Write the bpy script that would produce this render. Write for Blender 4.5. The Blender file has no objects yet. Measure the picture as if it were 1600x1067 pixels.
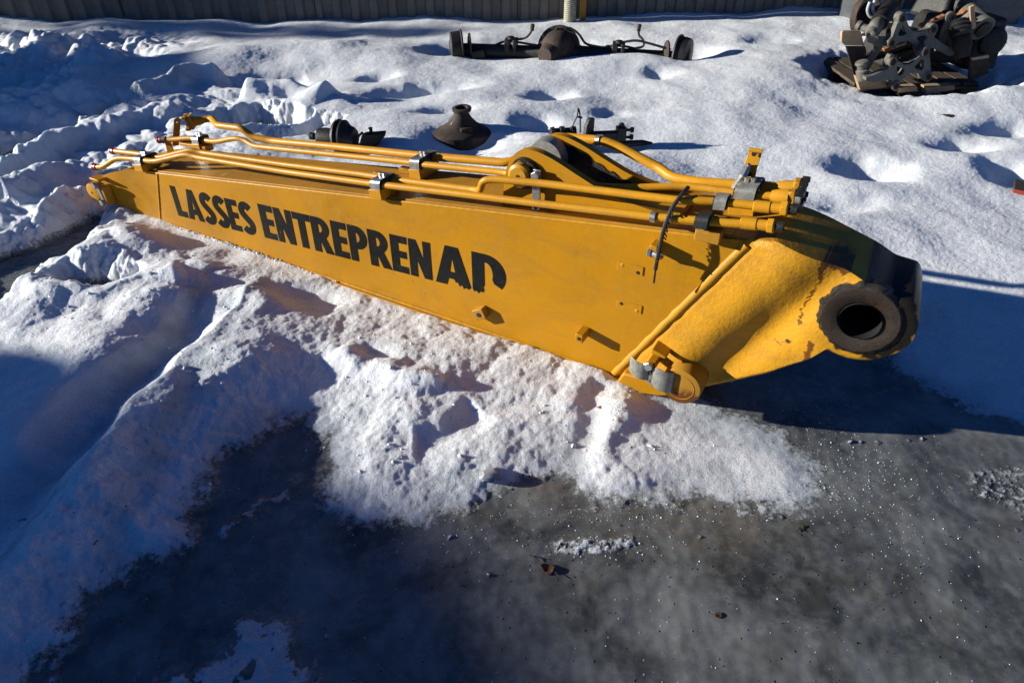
import bpy, bmesh, math, random
import numpy as np
from mathutils import Vector, Matrix
from mathutils.geometry import tessellate_polygon
R = math.radians
random.seed(7); np.random.seed(7)
sc = bpy.context.scene
col = sc.collection

# ---------------------------------------------------------------- camera, sky, sun, exposure
F_PX, PITCH, CAM_H = 1067.0, R(36), 1.6
cam = bpy.data.cameras.new('camera'); cam_o = bpy.data.objects.new('camera', cam); col.objects.link(cam_o)
cam.sensor_width = 36; cam.lens = 36 * F_PX / 1600
cam_o.location = (0, 0, CAM_H); cam_o.rotation_euler = (R(90) - PITCH, 0, 0)
cam.clip_start = .05; cam.clip_end = 600
cam.dof.use_dof = False
sc.camera = cam_o

SUN_EL, SUN_TRAVEL = R(12.8), R(-4)          # light travels along +X and a little towards the camera
w = bpy.data.worlds.new('World'); sc.world = w; w.use_nodes = True
nt = w.node_tree; bg = nt.nodes['Background']
sky = nt.nodes.new('ShaderNodeTexSky'); sky.sky_type = 'NISHITA'; sky.sun_disc = False
sky.sun_elevation = SUN_EL
sky.sun_rotation = math.atan2(-math.cos(SUN_TRAVEL), -math.sin(SUN_TRAVEL))
sky.air_density = 1.0; sky.dust_density = .3; sky.ozone_density = 3.0
wb = nt.nodes.new('ShaderNodeMix'); wb.data_type = 'RGBA'; wb.blend_type = 'MULTIPLY'; wb.inputs[0].default_value = 1
wb.inputs[7].default_value = (.20, .49, .96, 1)    # white balance set for the warm sun: clear sky reads deep blue
nt.links.new(sky.outputs[0], wb.inputs[6]); nt.links.new(wb.outputs[2], bg.inputs['Color'])
bg.inputs['Strength'].default_value = .05
sun = bpy.data.lights.new('sun', 'SUN'); sun.energy = 5.0; sun.angle = R(.55); sun.color = (1, .965, .87)
sun_o = bpy.data.objects.new('sun', sun); col.objects.link(sun_o)
travel = Vector((math.cos(SUN_TRAVEL) * math.cos(SUN_EL), math.sin(SUN_TRAVEL) * math.cos(SUN_EL), -math.sin(SUN_EL)))
sun_o.rotation_euler = travel.to_track_quat('-Z', 'Y').to_euler(); sun_o.location = (-6, 1, 6)
sc.view_settings.view_transform = 'Standard'; sc.view_settings.look = 'None'
sc.view_settings.gamma = 1; sc.view_settings.use_curve_mapping = False
sc.view_settings.exposure = .90
sc.cycles.caustics_reflective = False; sc.cycles.caustics_refractive = False
sc.cycles.max_bounces = 4; sc.cycles.diffuse_bounces = 2; sc.cycles.glossy_bounces = 2

# ---------------------------------------------------------------- helpers
def gauss(d, s): return np.exp(-(d / s) ** 2)
def sstep(a, b, x):
    t = np.clip((x - a) / (b - a), 0, 1); return t * t * (3 - 2 * t)

_perm = np.random.RandomState(3).permutation(512); _perm = np.concatenate([_perm, _perm, _perm])
_ga = np.random.RandomState(4).rand(512) * 2 * np.pi; _gx, _gy = np.cos(_ga), np.sin(_ga)
def perlin(x, y, seed=0):
    x = x + seed * 17.31; y = y - seed * 9.73
    xi = np.floor(x).astype(int); yi = np.floor(y).astype(int); xf = x - xi; yf = y - yi
    u = xf ** 3 * (xf * (xf * 6 - 15) + 10); v = yf ** 3 * (yf * (yf * 6 - 15) + 10)
    def g(ix, iy, dx, dy):
        h = _perm[(_perm[ix & 511] + iy) & 511]; return _gx[h] * dx + _gy[h] * dy
    a = g(xi, yi, xf, yf); b = g(xi + 1, yi, xf - 1, yf); c = g(xi, yi + 1, xf, yf - 1); d = g(xi + 1, yi + 1, xf - 1, yf - 1)
    return ((a + u * (b - a)) * (1 - v) + (c + u * (d - c)) * v) * 1.5
def fbm(x, y, f, n=4, seed=0, gain=.5):
    s = 0; a = 1
    for i in range(n): s = s + a * perlin(x * f, y * f, seed + i * 3); a *= gain; f *= 2.03
    return s
def billow(x, y, f, n=3, seed=0, gain=.5):
    s = 0; a = 1
    for i in range(n): s = s + a * (np.abs(perlin(x * f, y * f, seed + i * 5)) - .25); a *= gain; f *= 2.1
    return s

CT, ST_ = math.cos(PITCH), math.sin(PITCH)
def base_h(x, y):
    """smooth thickness of the old snow over the yard, metres"""
    ly = (x - .376) * .4884 + (y - 1.949) * .8726
    s1 = sstep(.15, 1.3, ly)
    return s1 * (.07 + .09 * sstep(-3.5, -.8, x)) + .13 * sstep(-.5, 3.2, x) * sstep(3.2, 6.5, y)
def G(px, py, up=0.):
    """point of the photograph -> world point on the snow"""
    u = px - 800; v = 533.5 - py
    rx, ry, rz = u, F_PX * CT + v * ST_, -F_PX * ST_ + v * CT
    z = 0.
    for i in range(12):
        t = (z - CAM_H) / rz; x, y = rx * t, ry * t; z = float(base_h(np.float64(x), np.float64(y))) + up
    return Vector((x, y, z))

# ---------------------------------------------------------------- the ground: one sheet, snow and ice
def axis_poly(pts): return np.array([[p.x, p.y] for p in (G(*q) for q in pts)])
def seg_dist(x, y, P, closed=True):
    """unsigned distance to a polyline and signed side"""
    n = len(P); best = np.full(x.shape, 1e9); side = np.zeros(x.shape); tt = np.zeros(x.shape)
    for i in range(n if closed else n - 1):
        a = P[i]; b = P[(i + 1) % n]; d = b - a; L2 = d @ d
        t = np.clip(((x - a[0]) * d[0] + (y - a[1]) * d[1]) / L2, 0, 1)
        dx = x - a[0] - t * d[0]; dy = y - a[1] - t * d[1]; dd = dx * dx + dy * dy
        m = dd < best; best = np.where(m, dd, best)
        side = np.where(m, np.sign(d[0] * (y - a[1]) - d[1] * (x - a[0])), side)
        tt = np.where(m, (i + t) / (n - 1), tt)
    return np.sqrt(best), side, tt
def inside(x, y, P):
    c = np.zeros(x.shape, bool); n = len(P)
    for i in range(n):
        a = P[i]; b = P[(i + 1) % n]
        cond = ((a[1] > y) != (b[1] > y)) & (x < (b[0] - a[0]) * (y - a[1]) / (b[1] - a[1] + 1e-12) + a[0])
        c ^= cond
    return c
def sdf(x, y, P):                                    # positive inside
    d, _, _ = seg_dist(x, y, P); return np.where(inside(x, y, P), d, -d)

def sub(x, y, P, margin):
    """index of the vertices near a feature"""
    P = np.atleast_2d(P)
    return np.where((x > P[:, 0].min() - margin) & (x < P[:, 0].max() + margin) & (y > P[:, 1].min() - margin) & (y < P[:, 1].max() + margin))[0]

ICE = [  # bare ice, as outlines on the ground
 [(90,1300),(95,1050),(150,960),(195,905),(250,890),(305,880),(330,850),(322,790),(350,735),(400,700),(440,672),(480,664),(492,700),(488,745),(478,785),(520,812),(560,826),(620,832),(680,818),(740,803),(790,780),(830,762),(880,762),(930,790),(975,800),(1010,790),(1060,800),(1100,785),(1150,800),(1200,806),(1260,800),(1305,785),(1290,740),(1262,700),(1225,672),(1170,645),(1120,628),(1085,600),(1130,560),(1250,530),(1380,535),(1410,575),(1450,607),(1500,628),(1560,655),(1640,690),(1900,760),(2300,1000),(2300,1500),(200,1500)],
 [(-80,430),(0,405),(60,385),(110,362),(150,340),(168,338),(150,375),(120,400),(70,425),(35,450),(0,490),(-80,540)],
 [(105,448),(150,440),(200,446),(205,458),(150,462),(115,460)],
 [(-60,262),(0,245),(60,222),(130,188),(185,168),(205,172),(150,200),(90,232),(0,275),(-60,300)],
 [(325,192),(350,180),(400,168),(440,172),(470,180),(430,190),(392,196),(360,202)],
 [(405,212),(450,196),(500,182),(520,186),(480,200),(440,208)],
]
ICE = [axis_poly(p) for p in ICE]
ICE_AMP = [1, .9, .75, .8, .8, .7]
THIN = [  # thin crust of snow over the ice near the camera
 [(200,1300),(230,1060),(330,1010),(370,960),(430,935),(470,965),(480,1010),(500,1060),(560,1300)],
 [(340,820),(390,790),(440,760),(470,745),(475,760),(430,795),(380,835),(350,850)],
]
THIN = [axis_poly(p) for p in THIN]

def pit(h, x, y, px, py, rx, ry, rot, depth, sharp=2.0, rim=0.):
    c = G(px, py); k = sub(x, y, [[c.x, c.y]], max(rx, ry) * 2.6)
    if not len(k): return
    dx, dy = x[k] - c.x, y[k] - c.y; ca, sa = math.cos(R(rot)), math.sin(R(rot))
    u = (dx * ca + dy * sa) / rx; v = (-dx * sa + dy * ca) / ry
    wob = .16 * perlin(x[k] * 2.2 / max(rx, ry) ** .5, y[k] * 2.2 / max(rx, ry) ** .5, int(px) % 31)
    wob = wob + .10 * perlin(x[k] * 9, y[k] * 9, int(px) % 13)
    r = np.sqrt(u * u + v * v) + wob
    h[k] -= depth * (.8 if sharp < 2.5 else 1) * np.exp(-np.maximum(r, 0) ** (1.45 * sharp)) - rim * np.exp(-((r - 1.25) / .3) ** 2)
def ridge(h, x, y, pts, wl, wr, amp, pw=1.6, taper=True, wob=.03):
    """raised (or sunken) line; wl, wr are its widths left and right of the walking direction"""
    P = axis_poly(pts); k = sub(x, y, P, max(wl, wr) * 2.5)
    if not len(k): return
    X = x[k] + wob * perlin(x[k] * 5, y[k] * 5, 40); Y = y[k] + wob * perlin(x[k] * 5, y[k] * 5, 41)
    d, s, t = seg_dist(X, Y, P, False)
    ww = np.where(s > 0, wl, wr)
    prof = np.exp(-(d / ww) ** pw)
    tp = sstep(0, .12, t) * sstep(1, .88, t) if taper else 1
    h[k] += amp * prof * np.maximum(tp, .25)

def terrain(x, y):
    b = base_h(x, y); n = x.size
    ly = (x - .376) * .4884 + (y - 1.949) * .8726        # distance behind the arm's near side
    lx = (x - .376) * .8726 - (y - 1.949) * .4884
    # edges crumble: warp the outlines
    wx = x + .035 * fbm(x, y, 7, 4, 50, .6); wy = y + .035 * fbm(x, y, 7, 4, 60, .6)
    sn = np.ones(n); thick = np.ones(n)
    for P, a in zip(ICE, ICE_AMP):
        k = sub(wx, wy, P, .5)
        d = sdf(wx[k], wy[k], P)
        big = len(P) > 20
        e = .34 if big else .10
        cov = sstep(.035, -.10, d + .03 * fbm(x[k], y[k], 22, 3, 160, .7)) if big else sstep(.012, -.02, d); th = np.clip(-d / e, 0, 1) ** (1.0 if big else .6)
        sn[k] = np.minimum(sn[k], 1 - a * (1 - cov)) if a < 1 else np.minimum(sn[k], cov)
        thick[k] = np.minimum(thick[k], np.where(d > 0, 0, th))
    thin = np.zeros(n)
    for P in THIN:
        k = sub(wx, wy, P, .3); d = sdf(wx[k], wy[k], P)
        thin[k] = np.maximum(thin[k], sstep(-.03, .06, d))
    near = sstep(3.6, 2.4, y + .25 * x)                  # the rough crust before the arm
    h = b.copy()
    front = sstep(.30, -.1, ly)
    h += front * .042
    # left: high track banks
    left = sstep(-.35, -1.1, x + .35 * (y - 1.9))
    h += left * .045
    # ---- relief
    back = sstep(.2, .8, ly)
    h += back * (.045 * perlin(x * 1.1, y * 1.1, 2) + .014 * perlin(x * 2.6, y * 2.6, 5) + .005 * perlin(x * 5, y * 5, 6) + .0016 * fbm(x, y, 13, 3, 7, .55))
    rough = (1 - back) * (1 - .55 * left) + left * sstep(2.0, 2.6, y) * .45 * sstep(4.6, 3.6, y)
    h += rough * (.022 * perlin(x * 2.6, y * 2.6, 8) + .018 * billow(x, y, 3.6, 3, 11, .38) + .0022 * fbm(x, y, 22, 2, 15))
    h += (1 - back) * left * .012 * fbm(x, y, 4, 3, 20)
    tl = sstep(-1.2, -2.4, x) * sstep(2.6, 3.4, y) * sstep(5.8, 4.6, y)       # broken tracks, upper left
    h += tl * (.055 * billow(x + .4 * y, y, 3.2, 3, 22) + .04 * perlin(x * 2, y * 4, 25))
    # ---- track ruts on the left (walking down towards the camera, left hand = east)
    ridge(h, x, y, [(412,455),(375,510),(300,590),(240,655),(175,745),(110,850),(40,930),(-60,1040)], .22, .05, .050, 1.5)
    ridge(h, x, y, [(330,470),(260,560),(180,650),(100,740),(0,850),(-100,960)], .085, .12, -.065, 2.4)
    ridge(h, x, y, [(318,468),(250,540),(175,600),(90,680),(0,760)], .05, .20, .055, 1.8)
    ridge(h, x, y, [(400,470),(350,560),(300,640),(250,740),(160,880)], .09, .16, -.035, 2)
    ridge(h, x, y, [(300,600),(220,720),(120,850),(20,980)], .22, .12, .02, 2)
    ridge(h, x, y, [(20,466),(90,486),(170,490),(240,470),(315,455)], .16, .07, .045, 1.8)
    ridge(h, x, y, [(110,440),(180,400),(240,360),(260,350)], .05, .24, .05, 2.0)
    ridge(h, x, y, [(0,352),(60,318),(130,300),(170,296)], .13, .10, .10, 2)
    ridge(h, x, y, [(-40,430),(40,392),(110,345),(150,320)], .05, .14, .05, 1.8)
    ridge(h, x, y, [(-60,330),(60,275),(130,250)], .10, .10, -.09, 2)
    ridge(h, x, y, [(-60,300),(40,262),(140,230),(240,200),(300,180)], .12, .10, .10, 1.8)
    ridge(h, x, y, [(80,226),(150,190),(230,160),(300,140),(370,128)], .09, .18, .17, 1.6)
    ridge(h, x, y, [(370,150),(430,145),(480,148),(530,158)], .09, .14, .12, 1.8)
    ridge(h, x, y, [(-60,262),(60,222),(130,188),(200,165),(300,145)], .12, .12, -.05, 2)
    ridge(h, x, y, [(0,170),(120,140),(260,115),(420,92),(600,80)], .30, .35, .06, 2)
    ridge(h, x, y, [(100,200),(240,168),(330,140),(500,112)], .12, .14, -.06, 2)
    # ---- footprints and melt hollows
    pit(h, x, y, 650, 138, .34, .13, 14, .13, 1.8); pit(h, x, y, 590, 118, .16, .08, 10, .08, 1.6)
    pit(h, x, y, 860, 148, .15, .12, 30, .10, 1.4); pit(h, x, y, 838, 188, .12, .11, 0, .09, 1.5)
    pit(h, x, y, 1032, 112, .11, .14, 0, .06, 1.5); pit(h, x, y, 955, 172, .12, .09, 20, .04)
    pit(h, x, y, 1320, 135, .30, .2, 0, .04); pit(h, x, y, 700, 170, .18, .08, 12, .07, 1.5)
    pit(h, x, y, 1362, 262, .17, .15, 0, .15, 1.5); pit(h, x, y, 1330, 318, .22, .10, 10, .06, 1.6)
    pit(h, x, y, 1505, 226, .17, .11, 0, .10, 1.4); pit(h, x, y, 1585, 195, .24, .12, 10, .12, 1.5)
    pit(h, x, y, 1590, 272, .14, .16, 0, .15, 1.6); pit(h, x, y, 480, 150, .2, .08, 10, .08)
    pit(h, x, y, 1210, 60, .25, .12, 0, .05); pit(h, x, y, 740, 250, .4, .1, -20, .04)
    # hollows melted around the scrap
    ax, bx = G(700, 86), G(1085, 84)
    ridge(h, x, y, [(702,76),(780,75),(870,76),(960,76),(1080,78)], .17, .13, -.15, 2.4, False, .01)
    pit(h, x, y, 690, 78, .16, .13, 0, .09, 1.6); pit(h, x, y, 1090, 76, .18, .14, 0, .09, 1.6)
    pit(h, x, y, 1440, 100, .70, .47, 0, .34, 3.2); pit(h, x, y, 1590, 100, .5, .4, 0, .05)
    pit(h, x, y, 735, 218, .24, .16, 0, .10, 2); pit(h, x, y, 545, 226, .22, .13, 0, .07, 2); pit(h, x, y, 950, 225, .22, .10, 0, .05, 2)
    # small ridge and drag marks before the arm
    ridge(h, x, y, [(945,600),(925,650),(900,710),(880,745)], .05, .05, -.030, 2)
    ridge(h, x, y, [(990,620),(960,680),(945,740)], .04, .05, .016, 2)
    ridge(h, x, y, [(760,640),(700,690),(640,700)], .05, .05, -.03, 2)
    ridge(h, x, y, [(520,560),(640,610),(700,620)], .06, .05, .03, 2)
    pit(h, x, y, 925, 690, .035, .03, 0, .035); pit(h, x, y, 1065, 760, .03, .05, 20, .04)
    pit(h, x, y, 480, 480, .16, .10, -30, .05); pit(h, x, y, 590, 570, .10, .05, -20, .03)
    # arm has sunk into its bed: snow beneath and behind it is lower than beside it
    u = sstep(-2.75, -2.4, lx) * sstep(.35, .0, lx) * sstep(-.02, .02, ly) * sstep(.5, .36, ly)
    cap = .015 - .0155 * lx
    h = np.where((u > .02) & (h > cap), h * (1 - u) + cap * u, h)
    bed = sstep(-2.9, -2.4, lx) * sstep(.25, -.1, lx) * sstep(-.25, -.03, ly) * sstep(.06, 0, ly)
    h = h * (1 - bed) + np.minimum(h, .045 - .008 * lx + .009 * perlin(x * 7, y * 7, 77)) * bed
    end = sstep(-.1, .3, lx) * sstep(.66, .5, ly) * sstep(1.9, 1.2, lx) * sstep(-.5, -.2, ly)
    h *= 1 - .75 * end
    # ---- snow bank before the wall
    h += sstep(6.3, 7.3, y) * (.03 + .02 * perlin(x * 1.7, y, 31)) * sstep(9, 8, y)
    chunk = sstep(-2.7, -3.6, x) * sstep(4.6, 5.3, y) * sstep(7.4, 6.6, y)
    h += chunk * (.16 * billow(x, y, 2.3, 3, 91) + .10 * perlin(x * 1.9, y * 1.9, 92))
    # ---- grains
    grain = .0010 * perlin(x * 55, y * 55, 71) + .0011 * perlin(x * 120, y * 120, 72)
    clump = .0022 * np.maximum(0, perlin(x * 26, y * 26, 73)) * (1 - back * .8) * (1 - .5 * left)
    h += grain + clump
    # ---- melt: thickness falls to the ice at its outlines
    ice_h = .006 * perlin(x * 1.3, y * 1.3, 101) + .0022 * perlin(x * 7, y * 7, 102) + .0010 * perlin(x * 30, y * 30, 103)
    ice_h -= .012 * (1 - sstep(-.02, .02, wx * 0 + 1))
    deep = np.clip(b * .0, 0, 1)
    h = ice_h * (1 - thick) + (.5 * (h + ice_h + .010 + np.sqrt((h - ice_h - .010) ** 2 + .0003))) * thick
    h += thin * (1 - sn) * (.008 + .006 * np.maximum(0, fbm(x, y, 16, 3, 55)))
    sn = np.maximum(sn, thin * sstep(-.25, .25, fbm(x, y, 14, 4, 56, .7) + thin - .5))
    # scattered crumbs of snow lying on the ice
    cr = perlin(x * 42, y * 42, 81) * .6 + perlin(x * 13, y * 13, 82) * .5 + perlin(x * 2.3, y * 2.3, 83) * .35
    crumb = sstep(.72, .86, cr) * (1 - sn)
    sn = np.maximum(sn, crumb * .9); h += crumb * .005
    # the scraped patch of rime before the camera and the slush tongue at the right
    for pts, s0 in (([(862,842),(990,834),(992,856),(900,868),(866,866)], .02), ([(1502,735),(1560,725),(1640,715),(1660,830),(1600,820),(1570,795),(1510,775)], .03)):
        P = axis_poly(pts); k = sub(wx, wy, P, .2); d = sdf(x[k] * .7 + wx[k] * .3, y[k] * .7 + wy[k] * .3, P)
        m = sstep(-.006, s0, d) * ((.72 if s0 < .025 else .55) + .95 * fbm(x[k], y[k], 40, 3, 87, .7))
        if s0 > .025: m *= .55
        sn[k] = np.maximum(sn[k], np.clip(m, 0, .95)); h[k] += .004 * np.clip(m, 0, 1)
    c = G(1368, 274); rr_ = np.hypot((x - c.x) / .115, (y - c.y) / .085) + .25 * perlin(x * 12, y * 12, 170); sn = sn * (1 - .9 * sstep(1.05, .75, rr_))
    dirt = sstep(.25, .9, fbm(x, y, 1.6, 4, 111)) * .7
    k = sub(x, y, ICE[0], .4); d = sdf(wx[k], wy[k], ICE[0]); dirt[k] = np.maximum(dirt[k], np.exp(-(d / .05) ** 2) * sstep(-.2, .5, fbm(x[k], y[k], 5, 3, 114)) * .8)
    # compacted, glassy snow in ruts and thin edges; rut tint also paints their shade
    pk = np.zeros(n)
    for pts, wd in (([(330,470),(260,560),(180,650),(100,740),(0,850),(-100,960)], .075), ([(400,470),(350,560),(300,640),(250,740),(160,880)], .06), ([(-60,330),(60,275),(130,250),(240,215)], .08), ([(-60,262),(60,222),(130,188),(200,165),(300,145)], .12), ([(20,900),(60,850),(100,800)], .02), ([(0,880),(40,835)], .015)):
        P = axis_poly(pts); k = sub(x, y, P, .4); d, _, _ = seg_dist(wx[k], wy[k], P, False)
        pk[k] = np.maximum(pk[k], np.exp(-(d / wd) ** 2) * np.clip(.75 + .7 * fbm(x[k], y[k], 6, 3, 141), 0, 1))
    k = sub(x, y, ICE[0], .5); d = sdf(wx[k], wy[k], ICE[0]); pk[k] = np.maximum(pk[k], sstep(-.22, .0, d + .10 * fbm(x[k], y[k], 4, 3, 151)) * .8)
    return h, sn, dirt, pk

def build_ground():
    NU, NV = 1150, 900
    u = np.linspace(-1, 1, NU)
    v = np.linspace(0, 1, NV)
    yc = .42 * ((7.9 / .42) ** v)                       # rows 0.42 m .. 7.9 m
    yc = .55 * yc + .45 * np.linspace(.42, 7.9, NV)
    outer_u = np.array([1.5, 2.6, 6, 18, 60]); outer_lo = np.array([.15, -.6, -3, -15, -80.]); outer_hi = np.array([8.6, 10, 16, 40, 120.])
    U = np.concatenate([-outer_u[::-1], u, outer_u]); Yr = np.concatenate([outer_lo[::-1], yc, outer_hi])
    half = np.clip(.74 * np.clip(Yr, .2, 8.2) + .95, 1.1, 8)
    X = U[None, :] * half[:, None] + .25 * np.clip(Yr, 0, 1)[:, None] * 0; Y = np.repeat(Yr[:, None], len(U), 1)
    x, y = X.ravel().copy(), Y.ravel()
    h, s, d, pk = terrain(x, y)
    nr, nc = X.shape
    me = bpy.data.meshes.new('snowy_ground')
    idx = np.arange(nr * nc).reshape(nr, nc)
    q = np.stack([idx[:-1, :-1], idx[:-1, 1:], idx[1:, 1:], idx[1:, :-1]], -1).reshape(-1, 4)
    me.vertices.add(nr * nc); me.vertices.foreach_set('co', np.stack([x, y, h], -1).astype(np.float32).ravel())
    me.loops.add(q.size); me.loops.foreach_set('vertex_index', q.ravel().astype(np.int32))
    me.polygons.add(len(q)); me.polygons.foreach_set('loop_start', np.arange(0, q.size, 4, dtype=np.int32))
    me.polygons.foreach_set('use_smooth', np.ones(len(q), bool))
    for nm, a in (('snow', s), ('dirt', d), ('packed_shade', pk)):
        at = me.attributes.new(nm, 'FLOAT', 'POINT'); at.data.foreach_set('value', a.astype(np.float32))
    me.update(); me.validate()
    o = bpy.data.objects.new('ground', me); col.objects.link(o); o['kind'] = 'structure'
    global HG
    HG = (X, Y, h.reshape(nr, nc))
    return o
def H(x, y):
    """true height of the finished ground"""
    return float(terrain(np.array([float(x)]), np.array([float(y)]))[0][0])

# ---------------------------------------------------------------- materials
class NT:
    def __init__(s, name):
        s.m = bpy.data.materials.new(name); s.m.use_nodes = True; s.t = s.m.node_tree; s.b = s.t.nodes['Principled BSDF']
    def n(s, t, **k):
        nd = s.t.nodes.new('ShaderNode' + t)
        for a, b in k.items(): setattr(nd, a, b)
        return nd
    def l(s, a, b): s.t.links.new(a, b)
    def coord(s, scale=(1, 1, 1), which='Object'):
        c = s.n('TexCoord'); mp = s.n('Mapping'); mp.inputs['Scale'].default_value = scale; s.l(c.outputs[which], mp.inputs[0]); return mp.outputs[0]
    def noise(s, vec, sc_, det=4, rough=.55, dist=0):
        nd = s.n('TexNoise'); nd.inputs['Scale'].default_value = sc_; nd.inputs['Detail'].default_value = det
        nd.inputs['Roughness'].default_value = rough; nd.inputs['Distortion'].default_value = dist
        s.l(vec, nd.inputs['Vector']); return nd.outputs[0]
    def ramp(s, v, stops):
        r = s.n('ValToRGB'); e = r.color_ramp.elements
        while len(e) < len(stops): e.new(.5)
        for el, (p, c) in zip(e, stops):
            el.position = p; el.color = (c, c, c, 1) if isinstance(c, (int, float)) else (*c, 1)
        s.l(v, r.inputs[0]); return r.outputs[0]
    def mix(s, f, a, b, mode='MIX'):
        m = s.n('Mix', data_type='RGBA', blend_type=mode)
        for k, v in ((0, f), (6, a), (7, b)):
            if hasattr(v, 'links'): s.l(v, m.inputs[k])
            elif isinstance(v, tuple): m.inputs[k].default_value = (*v, 1)
            else: m.inputs[k].default_value = v if k == 0 else (v, v, v, 1)
        return m.outputs[2]
    def math(s, op, a, b=0., c=None):
        m = s.n('Math', operation=op)
        for k, v in enumerate((a, b) if c is None else (a, b, c)):
            if hasattr(v, 'links'): s.l(v, m.inputs[k])
            else: m.inputs[k].default_value = v
        return m.outputs[0]
    def attr(s, name):
        a = s.n('Attribute', attribute_name=name); return a.outputs['Fac']
    def bump(s, h, st, dist=.01, prev=None):
        b = s.n('Bump'); b.inputs['Strength'].default_value = st; b.inputs['Distance'].default_value = dist; s.l(h, b.inputs['Height'])
        if prev is not None: s.l(prev, b.inputs['Normal'])
        return b.outputs[0]
    def set(s, **k):
        for a, v in k.items():
            a = {'color': 'Base Color', 'rough': 'Roughness', 'metal': 'Metallic', 'normal': 'Normal', 'spec': 'Specular IOR Level'}.get(a, a)
            i = s.b.inputs[a]
            if hasattr(v, 'links'): s.l(v, i)
            elif isinstance(v, tuple): i.default_value = (*v, 1)
            else: i.default_value = v
        return s.m

def mat_ground():
    m = NT('snow_and_ice'); P = m.coord()
    sn = m.attr('snow'); dirt = m.attr('dirt')
    g1 = m.noise(P, 150, 3, .7); g2 = m.noise(P, 420, 2, .6); g3 = m.noise(P, 18, 5, .65)
    # granular edge between snow and ice
    k = m.math('MULTIPLY_ADD', m.math('SUBTRACT', m.noise(P, 75, 5, .85), .5), 2.2, sn)
    mask = m.ramp(k, [(.30, 0.), (.74, 1.)])
    # snow colour
    c1 = m.mix(m.ramp(g3, [(.35, 0.), (.7, 1.)]), (.83, .85, .87), (.74, .76, .78))
    c1 = m.mix(m.ramp(g1, [(.32, .42), (.60, 0.)]), c1, (.56, .59, .64))
    dn = m.math('MULTIPLY', dirt, m.ramp(m.noise(P, 34, 5, .8), [(.42, 0.), (.72, 1.)]))
    c1 = m.mix(m.math('MULTIPLY', dn, .55), c1, (.36, .29, .21))
    c1 = m.mix(m.math('MULTIPLY', m.attr('packed_shade'), m.ramp(m.noise(P, 11, 5, .7), [(.3, .55), (.65, 1.)])), c1, (.36, .42, .46))
    # specks of grit in the snow
    vo = m.n('TexVoronoi'); vo.inputs['Scale'].default_value = 26; m.l(P, vo.inputs['Vector'])
    rnd = lambda v_, t_: m.math('GREATER_THAN', (lambda q: (m.l(v_.outputs['Color'], q.inputs[0]), q.outputs[1])[1])(m.n('SeparateColor')), t_)
    sp = m.math('MULTIPLY', rnd(vo, .72), m.math('MULTIPLY', m.ramp(vo.outputs['Distance'], [(.05, 1.), (.09, 0.)]), m.ramp(m.noise(P, 5, 3, .7), [(.50, 0.), (.6, 1.)])))
    c1 = m.mix(sp, c1, (.05, .04, .03))
    # ice colour
    i1 = m.noise(P, 3.2, 6, .62, .6); i2 = m.noise(P, 13, 5, .7); i3 = m.noise(P, 70, 3, .7)
    ci = m.mix(m.ramp(i1, [(.38, 0.), (.66, 1.)]), (.050, .052, .049), (.19, .195, .185))
    ci = m.mix(m.ramp(i2, [(.45, 0.), (.75, .5)]), ci, (.26, .27, .27))
    ci = m.mix(m.math('MULTIPLY', m.ramp(m.noise(P, 5.1, 4, .6), [(.55, 0.), (.72, 1.)]), .5), ci, (.080, .066, .040))
    v2 = m.n('TexVoronoi'); v2.inputs['Scale'].default_value = 38; m.l(P, v2.inputs['Vector'])
    gr = m.math('MULTIPLY', rnd(v2, .55), m.ramp(v2.outputs['Distance'], [(.08, 1.), (.14, 0.)]))
    ci = m.mix(gr, ci, (.012, .010, .008))
    v3 = m.n('TexVoronoi'); v3.inputs['Scale'].default_value = 55; m.l(P, v3.inputs['Vector'])
    wh = m.math('MULTIPLY', rnd(v3, .9), m.math('MULTIPLY', m.ramp(v3.outputs['Distance'], [(.06, 1.), (.20, 0.)]), m.ramp(m.noise(P, 4.3, 4, .7), [(.46, 0.), (.60, 1.)])))
    ci = m.mix(wh, ci, (.7, .72, .75))
    c = m.mix(mask, ci, c1)
    # sparkle: a few crystals are mirror-like
    v4 = m.n('TexVoronoi'); v4.inputs['Scale'].default_value = 190; m.l(P, v4.inputs['Vector'])
    sep = m.n('SeparateColor'); m.l(v4.outputs['Color'], sep.inputs[0])
    spark = m.math('GREATER_THAN', sep.outputs[0], .90)
    rs = m.math('SUBTRACT', .62, m.math('MULTIPLY', spark, .45))
    ri = m.ramp(i2, [(.35, .10), (.7, .42)])
    rough = m.mix(mask, ri, rs)
    hs = m.math('ADD', m.math('MULTIPLY', g1, .9), m.math('ADD', m.math('MULTIPLY', g2, .45), m.math('MULTIPLY', sep.outputs[0], .35)))
    hi = m.math('ADD', m.math('MULTIPLY', i2, .16), m.math('ADD', m.math('MULTIPLY', i3, .05), m.math('ADD', m.math('MULTIPLY', gr, .2), m.math('MULTIPLY', wh, .3))))
    hh = m.math('ADD', m.math('MULTIPLY', mask, m.math('ADD', hs, .5)), m.math('MULTIPLY', m.math('SUBTRACT', 1., mask), hi))
    nb_ = m.bump(hh, .9, .0055)
    va = m.n('VectorMath', operation='SUBTRACT'); m.l(v4.outputs['Color'], va.inputs[0]); va.inputs[1].default_value = (.5, .5, .5)
    vb = m.n('VectorMath', operation='SCALE'); m.l(va.outputs[0], vb.inputs[0]); vb.inputs['Scale'].default_value = 1.5
    vc = m.n('VectorMath', operation='ADD'); m.l(nb_, vc.inputs[0]); m.l(vb.outputs[0], vc.inputs[1])
    vd = m.n('VectorMath', operation='NORMALIZE'); m.l(vc.outputs[0], vd.inputs[0])
    m.l(vd.outputs[0], m.b.inputs['Coat Normal']); m.b.inputs['Coat Roughness'].default_value = .12; m.b.inputs['Coat IOR'].default_value = 1.4
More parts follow.
